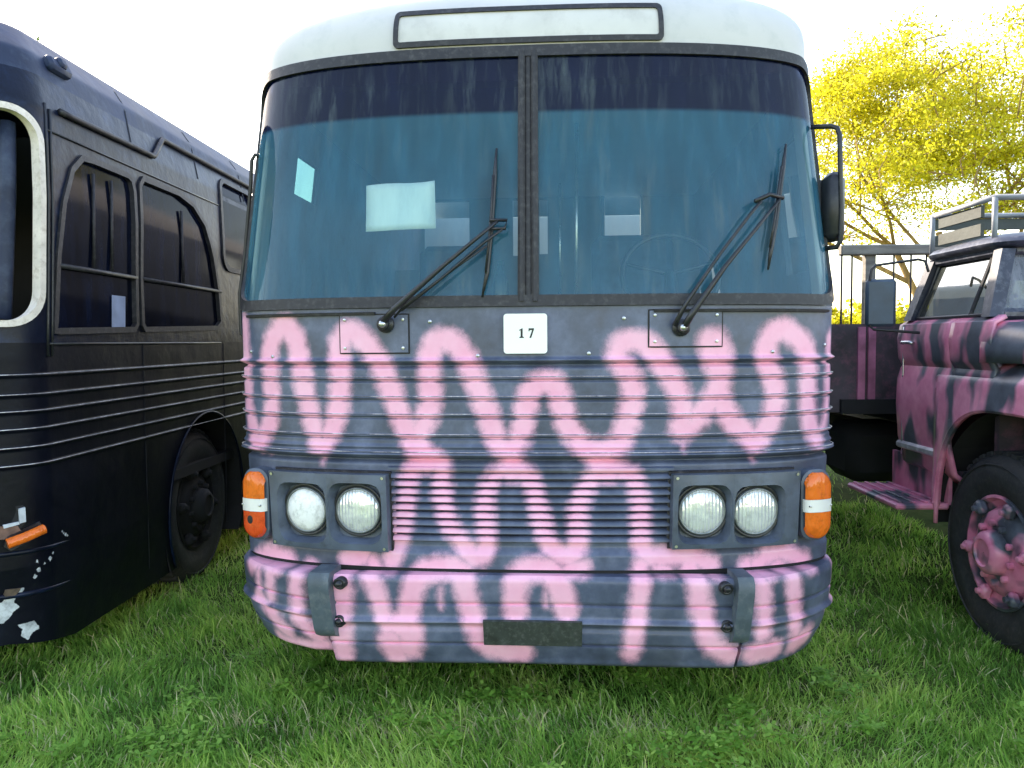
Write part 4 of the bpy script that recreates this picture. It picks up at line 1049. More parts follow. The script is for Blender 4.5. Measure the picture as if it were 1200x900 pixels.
# front corner: broken lamp, orange marker, torn fibreglass
def f2(px, py, off=.0): u, z = S2.uv(px, py, urange=(S2.U - .75, S2.U + .6), off=off); return u, z
def shape2(pix, name, mat, off=.008, th=.014, par=None):
    q = np.array([f2(*p) for p in pix]); mb = MB()
    mb.loops([S2.P(q[:, 0], q[:, 1], off - th), S2.P(q[:, 0], q[:, 1], off)], cap_last=True); return mb.build(name, mat, par or bus2)
recess = shape2([(-18, 598), (27, 592), (30, 612), (16, 628), (-18, 630)], 'lamp_recess', M['dark'], .004)
shape2([(21, 596), (28, 594), (29, 611), (22, 613)], 'broken_lamp', M['fibre'], .014)
shape2([(3, 615), (21, 611), (22, 614), (4, 619)], 'broken_lamp', M['fibre'], .012)
shape2([(-6, 617), (20, 616), (24, 622), (4, 632), (-8, 632)], 'rusty_bracket', simple('rusty_metal', (.16, .09, .07), .8, var=.5, scale=20), .010)
q0, q1 = f2(7, 636), f2(46, 619)
mb = MB(); hq = np.array([f2(*p) for p in ((4, 640), (8, 628), (44, 611), (50, 621), (44, 628), (12, 645))]); mb.loops([S2.P(hq[:, 0], hq[:, 1], -.01), S2.P(hq[:, 0], hq[:, 1], .016)], cap_last=True); mb.build('lamp_housing', M['black'], bus2)
mb = MB(); mb.tube([S2.P(*q0, .03), S2.P((q0[0] + q1[0]) / 2, (q0[1] + q1[1]) / 2, .034), S2.P(*q1, .03)], .022, n=10); mb.build('orange_marker', M['orange'], bus2, auto=50)
shape2([(6, 691), (24, 689), (22, 693), (18, 697), (9, 701), (4, 697)], 'filler_patch', simple('bare_brown_filler', (.10, .07, .05), .9, var=.5, scale=25), .006, .008)
# faint body creases round the front corner
for zc_, dz_ in ((.66, .02), (.47, .03)):
    q = np.linspace(-S2.U, S2.U + .22, 70); zz = zc_ + dz_ * np.sin(q * 2.1); rr = .012 * np.clip((S2.U + .22 - q) / .3, .05, 1)
    mb = MB(); mb.tube(S2.P(q, zz, -.004), list(rr), n=8); mb.build('body_crease', M['navy'], bus2, smooth=True)
# interior: floor, seats, far wall lining
mb = MB(); mb.box((0, 5.6, .75), (2.4, 10, .06)); mb.build('floor', M['dark'], bus2)
mb = MB(); mb.box((-.2, 2.6, 1.9), (2.0, .05, 2.2)); mb.build('partition', M['dark'], bus2)
for (x, y) in ((-.5, 1.3), (.55, 1.6)):
    mb = MB(); mb.box((x, y, 1.2), (.5, .5, .14), bev=.05); mb.box((x, y + .27, 1.6), (.48, .13, .8), bev=.05); mb.box((x, y, .95), (.3, .3, .35)); mb.build('seat', simple('worn_brown_seat', (.30, .17, .13), .85, var=.4), bus2, auto=40)
mb = MB(); mb.box((0, S2.D + L2 - .03, 1.7), (2.4, .05, 2.6)); mb.build('rear_wall', M['navy'], bus2)
for yy in (A2, AR2):
    for s in (-1, 1): wheel(bus2, (s * 1.15, yy + S2.D, .49), .49, .26, s, M['dark'] if False else M['dark'], 'wheel')
# wheel wells
for yy in (A2, AR2):
    mb = MB(); mb.grid(np.array([[(xx, yy + S2.D + .63 * math.cos(t), max(.2, .5 + .63 * math.sin(t))) for xx in (1.235, .75)] for t in np.linspace(-.5, math.pi + .5, 30)])); mb.box((.76, yy + S2.D, .7), (.02, 1.3, 1.0)); mb.build('wheel_well', M['dark'], bus2)
# arch lips
for yy in (A2, AR2):
    mb = MB(); pts = [S2.P(S2.U + yy + .605 * math.cos(t), max(.2, .5 + .605 * math.sin(t)), .006) for t in np.linspace(-.5, math.pi + .5, 40)]
    mb.tube(pts, .008, n=6); mb.build('wheel_arch_lip', M['navy'], bus2, smooth=True)
mb = MB(); mb.box((0, 5.6, .45), (1.6, 9.8, .3)); mb.build('chassis', M['dark'], bus2)

# ================================================================== truck on the right
TX = 3.42
tr = empty('flatbed_truck', (TX, 4.6, 0), 0); TO = np.array(tr.location)
tag(tr, 'pink and dark blotched truck with wooden stake bed, at the right edge', 'truck')
def tb(mb, name, mat, par=tr, **kw): return mb.build(name, mat, par, org=TO, **kw)
def mir(x): return 2 * TX - x
XD = 2.315      # door skin
yA, yB = 4.12, 5.02
# cab lower: cross section in (x,z), rounded, swept from yA to yB
sec = [(2.41, .74), (2.34, .80), (2.305, .95), (2.29, 1.15), (2.295, 1.30), (2.315, 1.365), (2.325, 1.385), (2.315, 1.405), (2.30, 1.43), (2.29, 1.55), (2.305, 1.625), (2.36, 1.655)]
for s in (0, 1):
    pts = np.array([(x if not s else mir(x), z) for x, z in sec])
    ys = np.linspace(4.42, yB, 14)
    mb = MB(); mb.grid(np.array([[(x, y, z) for (x, z) in pts] for y in ys]))
    door = tb(mb, 'door', M['truckpaint'], auto=50, solid=.02)
    # seam and handle
    q = MB()
    xx = (XD - .022) if not s else mir(XD - .022)
    q.tube([(xx, yA + .02 if False else 4.30, z) if False else (xx + .0, 4.96, z) for z in (.84, 1.0, 1.2, 1.34, 1.45, 1.62)], .006, n=6)
    q.tube([(xx - (.02 if not s else -.02), 4.92, 1.52), (xx - (.035 if not s else -.035), 4.90, 1.525), (xx - (.035 if not s else -.035), 4.82, 1.525), (xx - (.02 if not s else -.02), 4.80, 1.52)], .011, n=8)
    q.build('door_handle', M['steel'], door, org=TO, smooth=True)
    q = MB(); x0 = 2.305 if not s else mir(2.305); q.box((x0, 4.74, .90), (.05, .56, .045), bev=.012); q.build('sill_trim', M['chromeline'], door, org=TO)
# cab back, floor
mb = MB(); mb.box((TX, yB, 1.2), (2.1, .04, .92)); mb.box((TX, yB, 1.98), (1.75, .04, .16)); mb.box((TX - .75, yB, 1.8), (.3, .04, .35)); mb.box((TX + .75, yB, 1.8), (.3, .04, .35)); mb.box((TX, 4.7, .78), (2.05, 1.1, .05)); mb.box((TX, yA + .02, 1.25), (2.05, .04, .8))
tb(mb, 'cab_shell', M['bedpanel'])
# greenhouse
belt = 1.655; roofz = 2.035
Pb = {'fl': (2.345, yA, belt), 'rl': (2.345, yB - .06, belt), 'ft': (2.46, yA + .10, roofz - .03), 'rt': (2.46, yB - .10, roofz - .03)}
def M2(p): return (mir(p[0]), p[1], p[2])
def bar(mb, a, b, w, d):
    a = np.array(a); b = np.array(b); v = b - a; ex = np.array([1.0, 0, 0]); ey = np.array([0, 1.0, 0])
    q = [a + sx * ex * w / 2 + sy * ey * d / 2 for sx, sy in ((-1, -1), (1, -1), (1, 1), (-1, 1))]; mb.prism(q, v)
mb = MB()
for f_ in (lambda p: p, M2):
    bar(mb, f_(Pb['fl']), f_(Pb['ft']), .07, .075); bar(mb, f_(Pb['rl']), f_(Pb['rt']), .07, .09)
mb.box((TX, yA + .02, belt + .012), (2.1, .10, .06), bev=.02); mb.box((TX, yA + .11, roofz - .035), (1.85, .06, .05), bev=.015)
for s in (0, 1):
    x0 = 2.455 if not s else mir(2.455); mb.box((x0, (yA + .1 + yB) / 2 - .03, roofz - .035), (.05, yB - yA - .18, .05), bev=.012)
tb(mb, 'cab_pillars', M['cabdark'])
# roof: rounded slab
rs = []
for (ins, z) in ((.0, roofz - .025), (-.025, roofz - .012), (-.03, roofz + .005), (-.01, roofz + .03), (.08, roofz + .062), (.3, roofz + .085)):
    c = rrect(2.425 + ins, mir(2.425 + ins), yA + .04 + ins, yB - .04 - ins, .16, 6); rs.append(np.stack([c[:, 0], c[:, 1], np.full(len(c), z)], -1))
mb = MB(); mb.loops(rs, cap_last=True, cap_first=True); tb(mb, 'cab_roof', M['cabdark'], auto=50)
# glass
mb = MB(); a, b = np.array(Pb['fl']) + (.03, .02, .04), np.array(Pb['ft']) + (.03, .0, -.03)
mb.add([a, M2(a), M2(b), b], [(0, 1, 2, 3)]); tb(mb, 'windscreen', M['truck_wind'])
for s in (0, 1):
    f_ = (lambda p: p) if not s else M2
    a, b, c, d = [np.array(f_(p)) for p in ((2.35, yA + .05, belt + .01), (2.35, yB - .12, belt + .01), (2.462, yB - .15, roofz - .05), (2.462, yA + .14, roofz - .05))]
    mb = MB(); mb.add([a, b, c, d], [(0, 1, 2, 3)]); w = tb(mb, 'side_window', M['truck_glass'])
    mb = MB(); e0 = a + (b - a) * .22; e1 = d + (c - d) * .10; mb.tube([e0, e1], .012, n=6); mb.tube([a, b, c, d], .013, n=6, closed=True); mb.build('window_frame', M['black'], w, org=TO)
mb = MB(); mb.add([(TX - .6, yB, 1.7), (TX + .6, yB, 1.7), (TX + .6, yB, 1.93), (TX - .6, yB, 1.93)], [(0, 1, 2, 3)]); tb(mb, 'rear_window', M['truck_glass'])
mb = MB(); mb.box((TX, 5.0, 1.25), (1.8, .5, .2), bev=.05); mb.box((TX, 5.16, 1.42), (1.8, .14, .32), bev=.05); tb(mb, 'bench_seat', M['seat'], auto=40)
mb = MB(); c = np.array((2.95, 4.45, 1.52)); rt = Matrix.Rotation(R(50), 3, 'X'); mb.tube([np.array(rt @ Vector((.2 * math.cos(t), .2 * math.sin(t), 0))) + c for t in np.linspace(0, 2 * math.pi, 28, endpoint=False)], .014, closed=True); mb.tube([c + (-.2, 0, 0), c + (.2, 0, 0)], .01); mb.tube([c, c + (0, -.2, -.3)], .025); tb(mb, 'steering_wheel', M['black'], smooth=True)
# hood
rs = []
for y, zt_, hw in ((yA - .02, 1.645, 1.135), (yA - .07, 1.64, 1.135), (3.6, 1.60, 1.05), (3.1, 1.57, .98), (2.75, 1.53, .90), (2.66, 1.48, .86)):
    pts = [(-hw, 1.425), (-hw, 1.50), (-hw + .02, zt_ - .055), (-hw + .07, zt_ - .02), (-hw * .6, zt_), (-.15, zt_ + .02), (.15, zt_ + .02), (hw * .6, zt_), (hw - .07, zt_ - .02), (hw - .02, zt_ - .055), (hw, 1.50), (hw, 1.425)]
    rs.append([(TX + x, y, z) for x, z in pts])
mb = MB(); mb.grid(np.array(rs)); mb.add(rs[0], [tuple(range(12))]); tb(mb, 'hood', M['truckpaint'], auto=40, solid=.02)
# front panel / grille / bumper (outside the frame)
mb = MB(); mb.box((TX, 2.66, 1.15), (1.5, .06, .62), bev=.02)
for k in range(7): mb.box((TX, 2.62, .9 + k * .08), (1.3, .03, .03), bev=.008)
tb(mb, 'grille', M['truckpaint'])
mb = MB(); mb.box((TX, 2.45, .62), (2.2, .12, .24), bev=.03); tb(mb, 'bumper', M['grey'])
# fenders with arch
hy, hz = 3.86, .47
AR = .66; AZ_ = .72; wy_ = 4.04
for s in (0, 1):
    mb = MB(); ys = np.concatenate([np.linspace(2.62, hy - AR, 6), hy + AR * np.sin(np.linspace(-math.pi / 2, math.pi / 2, 48))[1:-1] if True else [], [hy + AR - .001, hy + AR + .03]])
    rows = []
    for y in ys:
        dy = abs(y - hy); zl = hz + AZ_ * max(0, 1 - (dy / AR) ** 3.2) ** (1 / 2.6) if dy < AR else .62
        zl = max(zl, .62)
        fr_ = min(1, max(0, (y - 2.62) / .35)); tp = 1.345 - .10 * (1 - fr_) ** 2
        sec = [(.03, zl), (.0, zl + .006), (.006, zl + .03), (.012, zl + (tp - zl) * .45), (.012, zl + (tp - zl) * .8), (.02, tp - .012), (.05, tp + .016), (.09, tp + .05), (.12, tp + .07), (.125, 1.41)]
        rows.append([((2.275 + x) if not s else mir(2.275 + x), y, z) for x, z in sec])
    mb.grid(np.array(rows)); fn = tb(mb, 'fender', M['truckpaint'], auto=45, solid=.015)
    mb = MB(); x0 = 2.285 if not s else mir(2.285); mb.tube([(x0, hy + AR * max(-1, min(1, q_)), hz + AZ_ * max(0, 1 - abs(q_) ** 3.2) ** (1 / 2.6)) for q_ in np.sin(np.linspace(-math.pi / 2 + .02, math.pi / 2 - .02, 48))], .013, n=6); mb.build('arch_lip', M['truckpaint'], fn, org=TO, smooth=True)
    mb = MB(); x1 = 2.75 if not s else mir(2.75)
    mb.grid(np.array([[(xx, hy + .735 * math.cos(t), max(.5, hz + .735 * math.sin(t))) for xx in (2.32 if not s else mir(2.32), x1)] for t in np.linspace(-.1, math.pi + .1, 30)])); mb.box((x1, hy, .85), (.02, 1.4, .8)); mb.build('inner_fender', M['dark'], fn, org=TO)
    # cowl side panel between fender and door
    up_ = np.array([(x if not s else mir(x), z) for x, z in ((2.305, 1.33), (2.315, 1.365), (2.325, 1.385), (2.315, 1.405), (2.30, 1.43), (2.29, 1.55), (2.305, 1.625), (2.36, 1.655))])
    mb = MB(); mb.grid(np.array([[(x, y, z) for (x, z) in up_] for y in np.linspace(4.02, 4.412, 10)])); tb(mb, 'cowl_panel', M['truckpaint'], auto=50, solid=.02)
    # step
    mb = MB(); xs_ = 2.22 if not s else mir(2.22)
    mb.box((xs_, 4.88, .60), (.30, .70, .035), bev=.01); mb.box((xs_ + (.15 if not s else -.15), 4.88, .72), (.02, .70, .22)); 
    for k in range(4): mb.box((xs_ - .11 + k * .07, 4.88, .622), (.02, .66, .012), bev=.003)
    tb(mb, 'step', M['truckpaint'])
rimp = truck_paint_mat('pink_rim_paint', 5.5, (1, 1, 1), .40)
def tw(c, s, rim): 
    w_ = wheel(tr, np.array(c) - TO, .495, .26, s, rim); return w_
tw((2.37, wy_, hz), -1, rimp); tw((mir(2.37), wy_, hz), 1, rimp)
tw((2.32, 8.2, hz), -1, rimp); tw((mir(2.32), 8.2, hz), 1, rimp)
mb = MB(); mb.box((TX - .42, 6.2, .72), (.1, 7.0, .2)); mb.box((TX + .42, 6.2, .72), (.1, 7.0, .2)); mb.box((TX, 3.4, .85), (1.1, 1.4, .5)); mb.tube([(TX - .9, wy_, hz), (TX + .9, wy_, hz)], .05); mb.tube([(TX - 1.0, 8.2, hz), (TX + 1.0, 8.2, hz)], .06); tb(mb, 'chassis', M['dark'])
# stake bed
yH = 5.62; bx0 = at_y(984, 295, yH)[0]; bx1 = mir(bx0)
zt1 = at_y(1040, 287, yH)[2]; zt0 = at_y(1040, 299, yH)[2]; zp1 = at_y(1020, 378, yH)[2]; zp0 = at_y(1020, 484, yH)[2]
mb = MB(); mb.box((TX, 7.6, zp0 + .05), (bx1 - bx0, 4.1, .10)); mb.box((TX, 7.6, zp0 - .06), (1.2, 4.0, .12)); bed = tb(mb, 'bed_floor', M['dark'])
mb = MB(); mb.box(((bx0 + bx1) / 2, yH, (zt0 + zt1) / 2), (bx1 - bx0, .07, zt1 - zt0), bev=.008)
for px, w in ((1020, .07), (1100, .07)):
    x = at_y(px, 340, yH)[0]; mb.box((x, yH + .03, (zp0 + zt1) / 2), (w, .06, zt1 - zp0 - .02))
x = bx1 - .25; mb.box((x, yH + .03, (zp0 + zt1) / 2), (.07, .06, zt1 - zp0 - .02))
hb = tb(mb, 'headboard', M['wood'])
for px in (986, 998, 1047, 1067, 1085):
    x = at_y(px, 340, yH)[0]; mb = MB(); mb.tube([(x, yH, zp0 + .1), (x, yH, zt0 + .01)], .0075, n=6); mb.build('headboard_bar', M['black'], hb, org=TO)
for k in range(8): mb = MB(); mb.tube([(TX + .1 + k * .13, yH, zp0 + .1), (TX + .1 + k * .13, yH, zt0 + .01)], .0075, n=6); mb.build('headboard_bar', M['black'], hb, org=TO)
mb = MB(); mb.box(((bx0 + bx1) / 2 - .1, yH - .01, (zp0 + zp1) / 2), (bx1 - bx0 + .2, .05, zp1 - zp0 - .02)); tb(mb, 'bed_front_panel', M['bedpanel'])
mb = MB(); x = at_y(1006, 420, yH)[0]; mb.box((x, yH - .045, (zp0 + zp1) / 2), (.05, .02, zp1 - zp0 - .06)); x = at_y(1018, 420, yH)[0]; mb.box((x, yH - .045, (zp0 + zp1) / 2), (.05, .02, zp1 - zp0 - .05)); tb(mb, 'bed_upright', simple('faded_pink_upright', (.42, .14, .24), .5, var=.4))
for s in (0, 1):
    x0 = bx0 + .03 if not s else bx1 - .03; mb = MB()
    for z in (zp0 + .22, zp0 + .42): mb.box((x0, 7.65, z), (.03, 3.9, .15))
    for y in (6.2, 7.2, 8.2, 9.2): mb.box((x0 - .02 if not s else x0 + .02, y, zp0 + .3), (.05, .07, .55))
    tb(mb, 'bed_side', M['wood'])
mb = MB(); mb.box((TX, 9.62, zp0 + .32), (bx1 - bx0, .04, .42)); tb(mb, 'tailgate', M['wood'])
# dark tank under the bed
mb = MB(); mb.box((2.55, 6.05, .72), (.5, .55, .42), bev=.08); tb(mb, 'fuel_tank', M['dark'], auto=40)
# mirror
yM = 4.75
def tp_(px, py, y=yM): return at_y(px, py, y)
mb = MB(); mb.tube([tp_(1088, 318, 4.7), tp_(1084, 306), tp_(1076, 304), tp_(1026, 311), tp_(1021, 316), tp_(1019, 330), tp_(1019, 382), tp_(1024, 386), tp_(1078, 390, 4.6)], .008); ma = tb(mb, 'mirror_arm', M['black'], smooth=True)
c = (tp_(1021, 355) + tp_(1046, 355)) / 2; hgt = tp_(1030, 327)[2] - tp_(1030, 383)[2]; wd = tp_(1047, 355)[0] - tp_(1013, 355)[0]
mb = MB(); mb.box(c - (.01, 0, 0), (wd, .05, hgt), Matrix.Rotation(R(-12), 3, 'Z'), bev=.018); mb.build('mirror_housing', simple('faded_blue_black_plastic', (.05, .085, .13), .45), ma, org=TO, auto=40)
# roof rack
ry0, ry1 = 4.30, 4.95
rx0 = at_y(1166, 250, ry0)[0]; rx1 = mir(rx0); rz1 = at_y(1168, 231, ry0)[2]; rz0 = roofz + .05
mb = MB()
cn = [(rx0, ry0), (rx1, ry0), (rx1, ry1), (rx0, ry1)]
mb.tube([(x, y, rz1) for x, y in cn], .016, closed=True); 
for (x, y) in cn + [(TX, ry0), (TX - .45, ry0), (TX + .45, ry0)]: mb.tube([(x, y, rz0 - .05), (x, y, rz1)], .015)
rk = tb(mb, 'roof_rack', simple('grey_rack_paint', (.22, .24, .27), .45, var=.3), smooth=True)
mb = MB()
for z in (rz0 + .05, rz0 + .15):
    mb.box((TX, ry1 + .02, z), (rx1 - rx0, .02, .065)); mb.box((rx0 + .02, (ry0 + ry1) / 2 + .05, z), (.02, ry1 - ry0 - .2, .065)); mb.box((rx1 - .02, (ry0 + ry1) / 2, z), (.02, ry1 - ry0, .065))
mb.box((TX, (ry0 + ry1) / 2, rz0 - .01), (rx1 - rx0 - .1, ry1 - ry0, .02))
mb.build('rack_boards', M['pale_wood'], rk, org=TO)

# ================================================================== ground and grass
m, nt, out = new_mat('meadow_soil')
b = N(nt, 'ShaderNodeBsdfPrincipled'); b.inputs['Roughness'].default_value = .95; b.inputs['Specular IOR Level'].default_value = .1
n1 = noise(nt, 3, detail=10, rough=.7); n2 = noise(nt, .25, detail=4)
r1 = ramp(nt, n1.outputs['Fac'], [(.3, (.03, .05, .012)), (.5, (.08, .14, .03)), (.72, (.16, .19, .06))])
r2 = ramp(nt, n2.outputs['Fac'], [(.35, (.05, .075, .016)), (.65, (.10, .10, .03))])
nt.links.new(mixc(nt, .3, r1.outputs['Color'], r2.outputs['Color']), b.inputs['Base Color'])
bm = N(nt, 'ShaderNodeBump'); bm.inputs['Strength'].default_value = .8; bm.inputs['Distance'].default_value = .05; nt.links.new(n1.outputs['Fac'], bm.inputs['Height']); nt.links.new(bm.outputs['Normal'], b.inputs['Normal'])
nt.links.new(b.outputs[0], out.inputs['Surface'])
mb = MB(); xs = np.concatenate([[-1500, -300, -60, -20], np.linspace(-8, 8, 30), [20, 60, 300, 1500]]); ysg = np.concatenate([[-1500, -200, -40, -10], np.linspace(-2, 14, 30), [30, 80, 300, 1500]])
X, Y = np.meshgrid(xs, ysg, indexing='ij'); Zg = np.where((np.abs(X) < 9) & (Y < 15) & (Y > -3), .012 * np.sin(X * 1.7) * np.cos(Y * 1.3), 0)
mb.grid(np.stack([X, Y, Zg], -1)); g = mb.build('ground', m, None, smooth=True); tag(g, 'green grassy field under the parked vehicles', 'ground', kind='structure')

def fast_mesh(name, V, Fq, mat, attr=None, parent=None):
    """V (n,3), Fq (m,4) quads"""
    me = bpy.data.meshes.new(name)
    me.vertices.add(len(V)); me.vertices.foreach_set('co', V.astype(np.float32).ravel())
    k = Fq.shape[1]
    me.loops.add(len(Fq) * k); me.loops.foreach_set('vertex_index', Fq.astype(np.int32).ravel())
    me.polygons.add(len(Fq)); me.polygons.foreach_set('loop_start', np.arange(0, len(Fq) * k, k, dtype=np.int32))
    try: me.polygons.foreach_set('loop_total', np.full(len(Fq), k, dtype=np.int32))
    except Exception: pass
    me.update(calc_edges=True); me.materials.append(mat)
    if attr is not None:
        a = me.attributes.new('paint', 'FLOAT', 'POINT'); a.data.foreach_set('value', attr.astype(np.float32))
    o = bpy.data.objects.new(name, me); COL.objects.link(o)
    if parent: o.parent = parent
    return o
def blades(xr, yr, dens):
    n = int((xr[1] - xr[0]) * (yr[1] - yr[0]) * dens)
    return np.stack([RNG.uniform(*xr, n), RNG.uniform(*yr, n)], -1)
pts = np.concatenate([blades((-3.0, 3.3), (2.2, 3.4), 10500), blades((-3.0, 3.4), (3.4, 4.6), 7500), blades((-2.4, 3.2), (4.6, 7.5), 2600), blades((-6, 7), (-1, 2.2), 500), blades((-9, -3.0), (0, 4), 500), blades((3.3, 9), (0, 4), 500), blades((-2.4, 9), (7.5, 20), 120)])
x, y = pts[:, 0], pts[:, 1]
cl = vnoise(x, y, 3, 5.0) * .6 + vnoise(x, y, 4, 13) * .4
keep = RNG.random(len(x)) < (.35 + .9 * cl); pts = pts[keep]; x, y, cl = x[keep], y[keep], cl[keep]
n = len(x); big = vnoise(x, y, 8, 1.6) * .8 + .1
h = (.035 + .062 * cl * (.6 + .8 * RNG.random(n))) * (.70 + .55 * big)
tall = RNG.random(n) < .03; h[tall] *= 1.7
# longer fringe along the vehicles' edges
w = RNG.uniform(.0015, .0036, n) * (1 + .12 * np.maximum(0, y - 3)) ; ang = RNG.uniform(0, 2 * math.pi, n); ln = RNG.uniform(.15, .95, n) * h * (1.0)
wind = vnoise(x, y, 21, 2.2) * 2 * math.pi; la = np.where(RNG.random(n) < .5, wind + RNG.normal(0, .6, n), RNG.uniform(0, 2 * math.pi, n))
lx, ly = np.cos(la) * ln, np.sin(la) * ln; wx, wy = np.cos(ang) * w, np.sin(ang) * w
flat = RNG.random(n) < .34; h[flat] *= .45; lx[flat] *= 1.8; ly[flat] *= 1.8
V = np.zeros((n, 8, 3)); gz = .012 * np.sin(x * 1.7) * np.cos(y * 1.3) - .004
for k, (t, wf) in enumerate(((0, 1.0), (.4, .95), (.75, .65), (1.0, .12))):
    cx = x + lx * t ** 1.8; cy = y + ly * t ** 1.8; cz = gz + h * (t - .18 * t * t * (ln / h))
    V[:, 2 * k, 0] = cx - wx * wf; V[:, 2 * k, 1] = cy - wy * wf; V[:, 2 * k, 2] = cz
    V[:, 2 * k + 1, 0] = cx + wx * wf; V[:, 2 * k + 1, 1] = cy + wy * wf; V[:, 2 * k + 1, 2] = cz
base = np.arange(n)[:, None] * 8
Fq = np.concatenate([base + np.array([0, 1, 3, 2]), base + np.array([2, 3, 5, 4]), base + np.array([4, 5, 7, 6])])
tone = np.clip(.44 + .55 * (vnoise(x, y, 5, 2.0) - .5) + .38 * (vnoise(x, y, 6, 7) - .5) + RNG.normal(0, .13, n), .02, .80)
# worn, strawy strip just in front of the pink bus
fr_ = np.exp(-((y - 3.12) / .10) ** 2) * (np.abs(x) < 1.3); dry = RNG.random(n) < (.07 + .30 * fr_ * vnoise(x, y, 31, 6)); tone[dry] = RNG.uniform(.86, 1.0, dry.sum())
grass_m = leaf_mat('grass_blade', [(0.0, (.08, .22, .035)), (.35, (.24, .48, .085)), (.6, (.42, .64, .14)), (.8, (.55, .70, .19)), (.88, (.72, .66, .36)), (1.0, (.80, .72, .48))], .52)
go = fast_mesh('grass', V.reshape(-1, 3), Fq, grass_m, np.repeat(tone, 8)); tag(go, 'uncut green grass in front of and between the vehicles', 'grass', kind='stuff')
# clover patches
cp = []
for (cx, cy, rad, k) in [(.62, 2.86, .22, 130), (-1.3, 2.9, .25, 90)] + [(RNG.uniform(-2.2, 2.4), RNG.uniform(2.6, 3.7), RNG.uniform(.04, .13), int(RNG.integers(8, 34))) for _ in range(46)]:
    q = RNG.normal(0, rad * .5, (k, 2)); cp.append(np.stack([cx + q[:, 0], cy + q[:, 1] * .7], -1))
cp = np.concatenate(cp); n = len(cp); Vs = []; Fs = []; at = []
hh = RNG.uniform(.045, .095, n); yaw = RNG.uniform(0, 6.28, n); tn = np.clip(RNG.normal(.45, .2, n), 0, 1); sz = RNG.uniform(.008, .015, n)
for lf in range(3):
    a = yaw + lf * 2.094; dx, dy = np.cos(a), np.sin(a); tilt = RNG.normal(.15, .3, n)
    Q = np.zeros((n, 6, 3))
    for k, (f_, s_) in enumerate(((0, 0), (.7, -.55), (1.6, -.62), (1.9, 0), (1.6, .62), (.7, .55))):
        Q[:, k, 0] = cp[:, 0] + sz * (f_ * dx - s_ * dy); Q[:, k, 1] = cp[:, 1] + sz * (f_ * dy + s_ * dx); Q[:, k, 2] = hh + sz * f_ * tilt
    Vs.append(Q); at.append(np.repeat(tn, 6))
Vc = np.concatenate(Vs).reshape(-1, 3); Fc = np.arange(len(Vc)).reshape(-1, 6)
co = fast_mesh('clover', Vc, Fc, leaf_mat('clover_leaf', [(0, (.10, .26, .035)), (.5, (.22, .44, .07)), (1, (.38, .58, .13))], .45), np.concatenate(at)); tag(co, 'low clover leaves spread in patches through the grass', 'clover', kind='stuff')

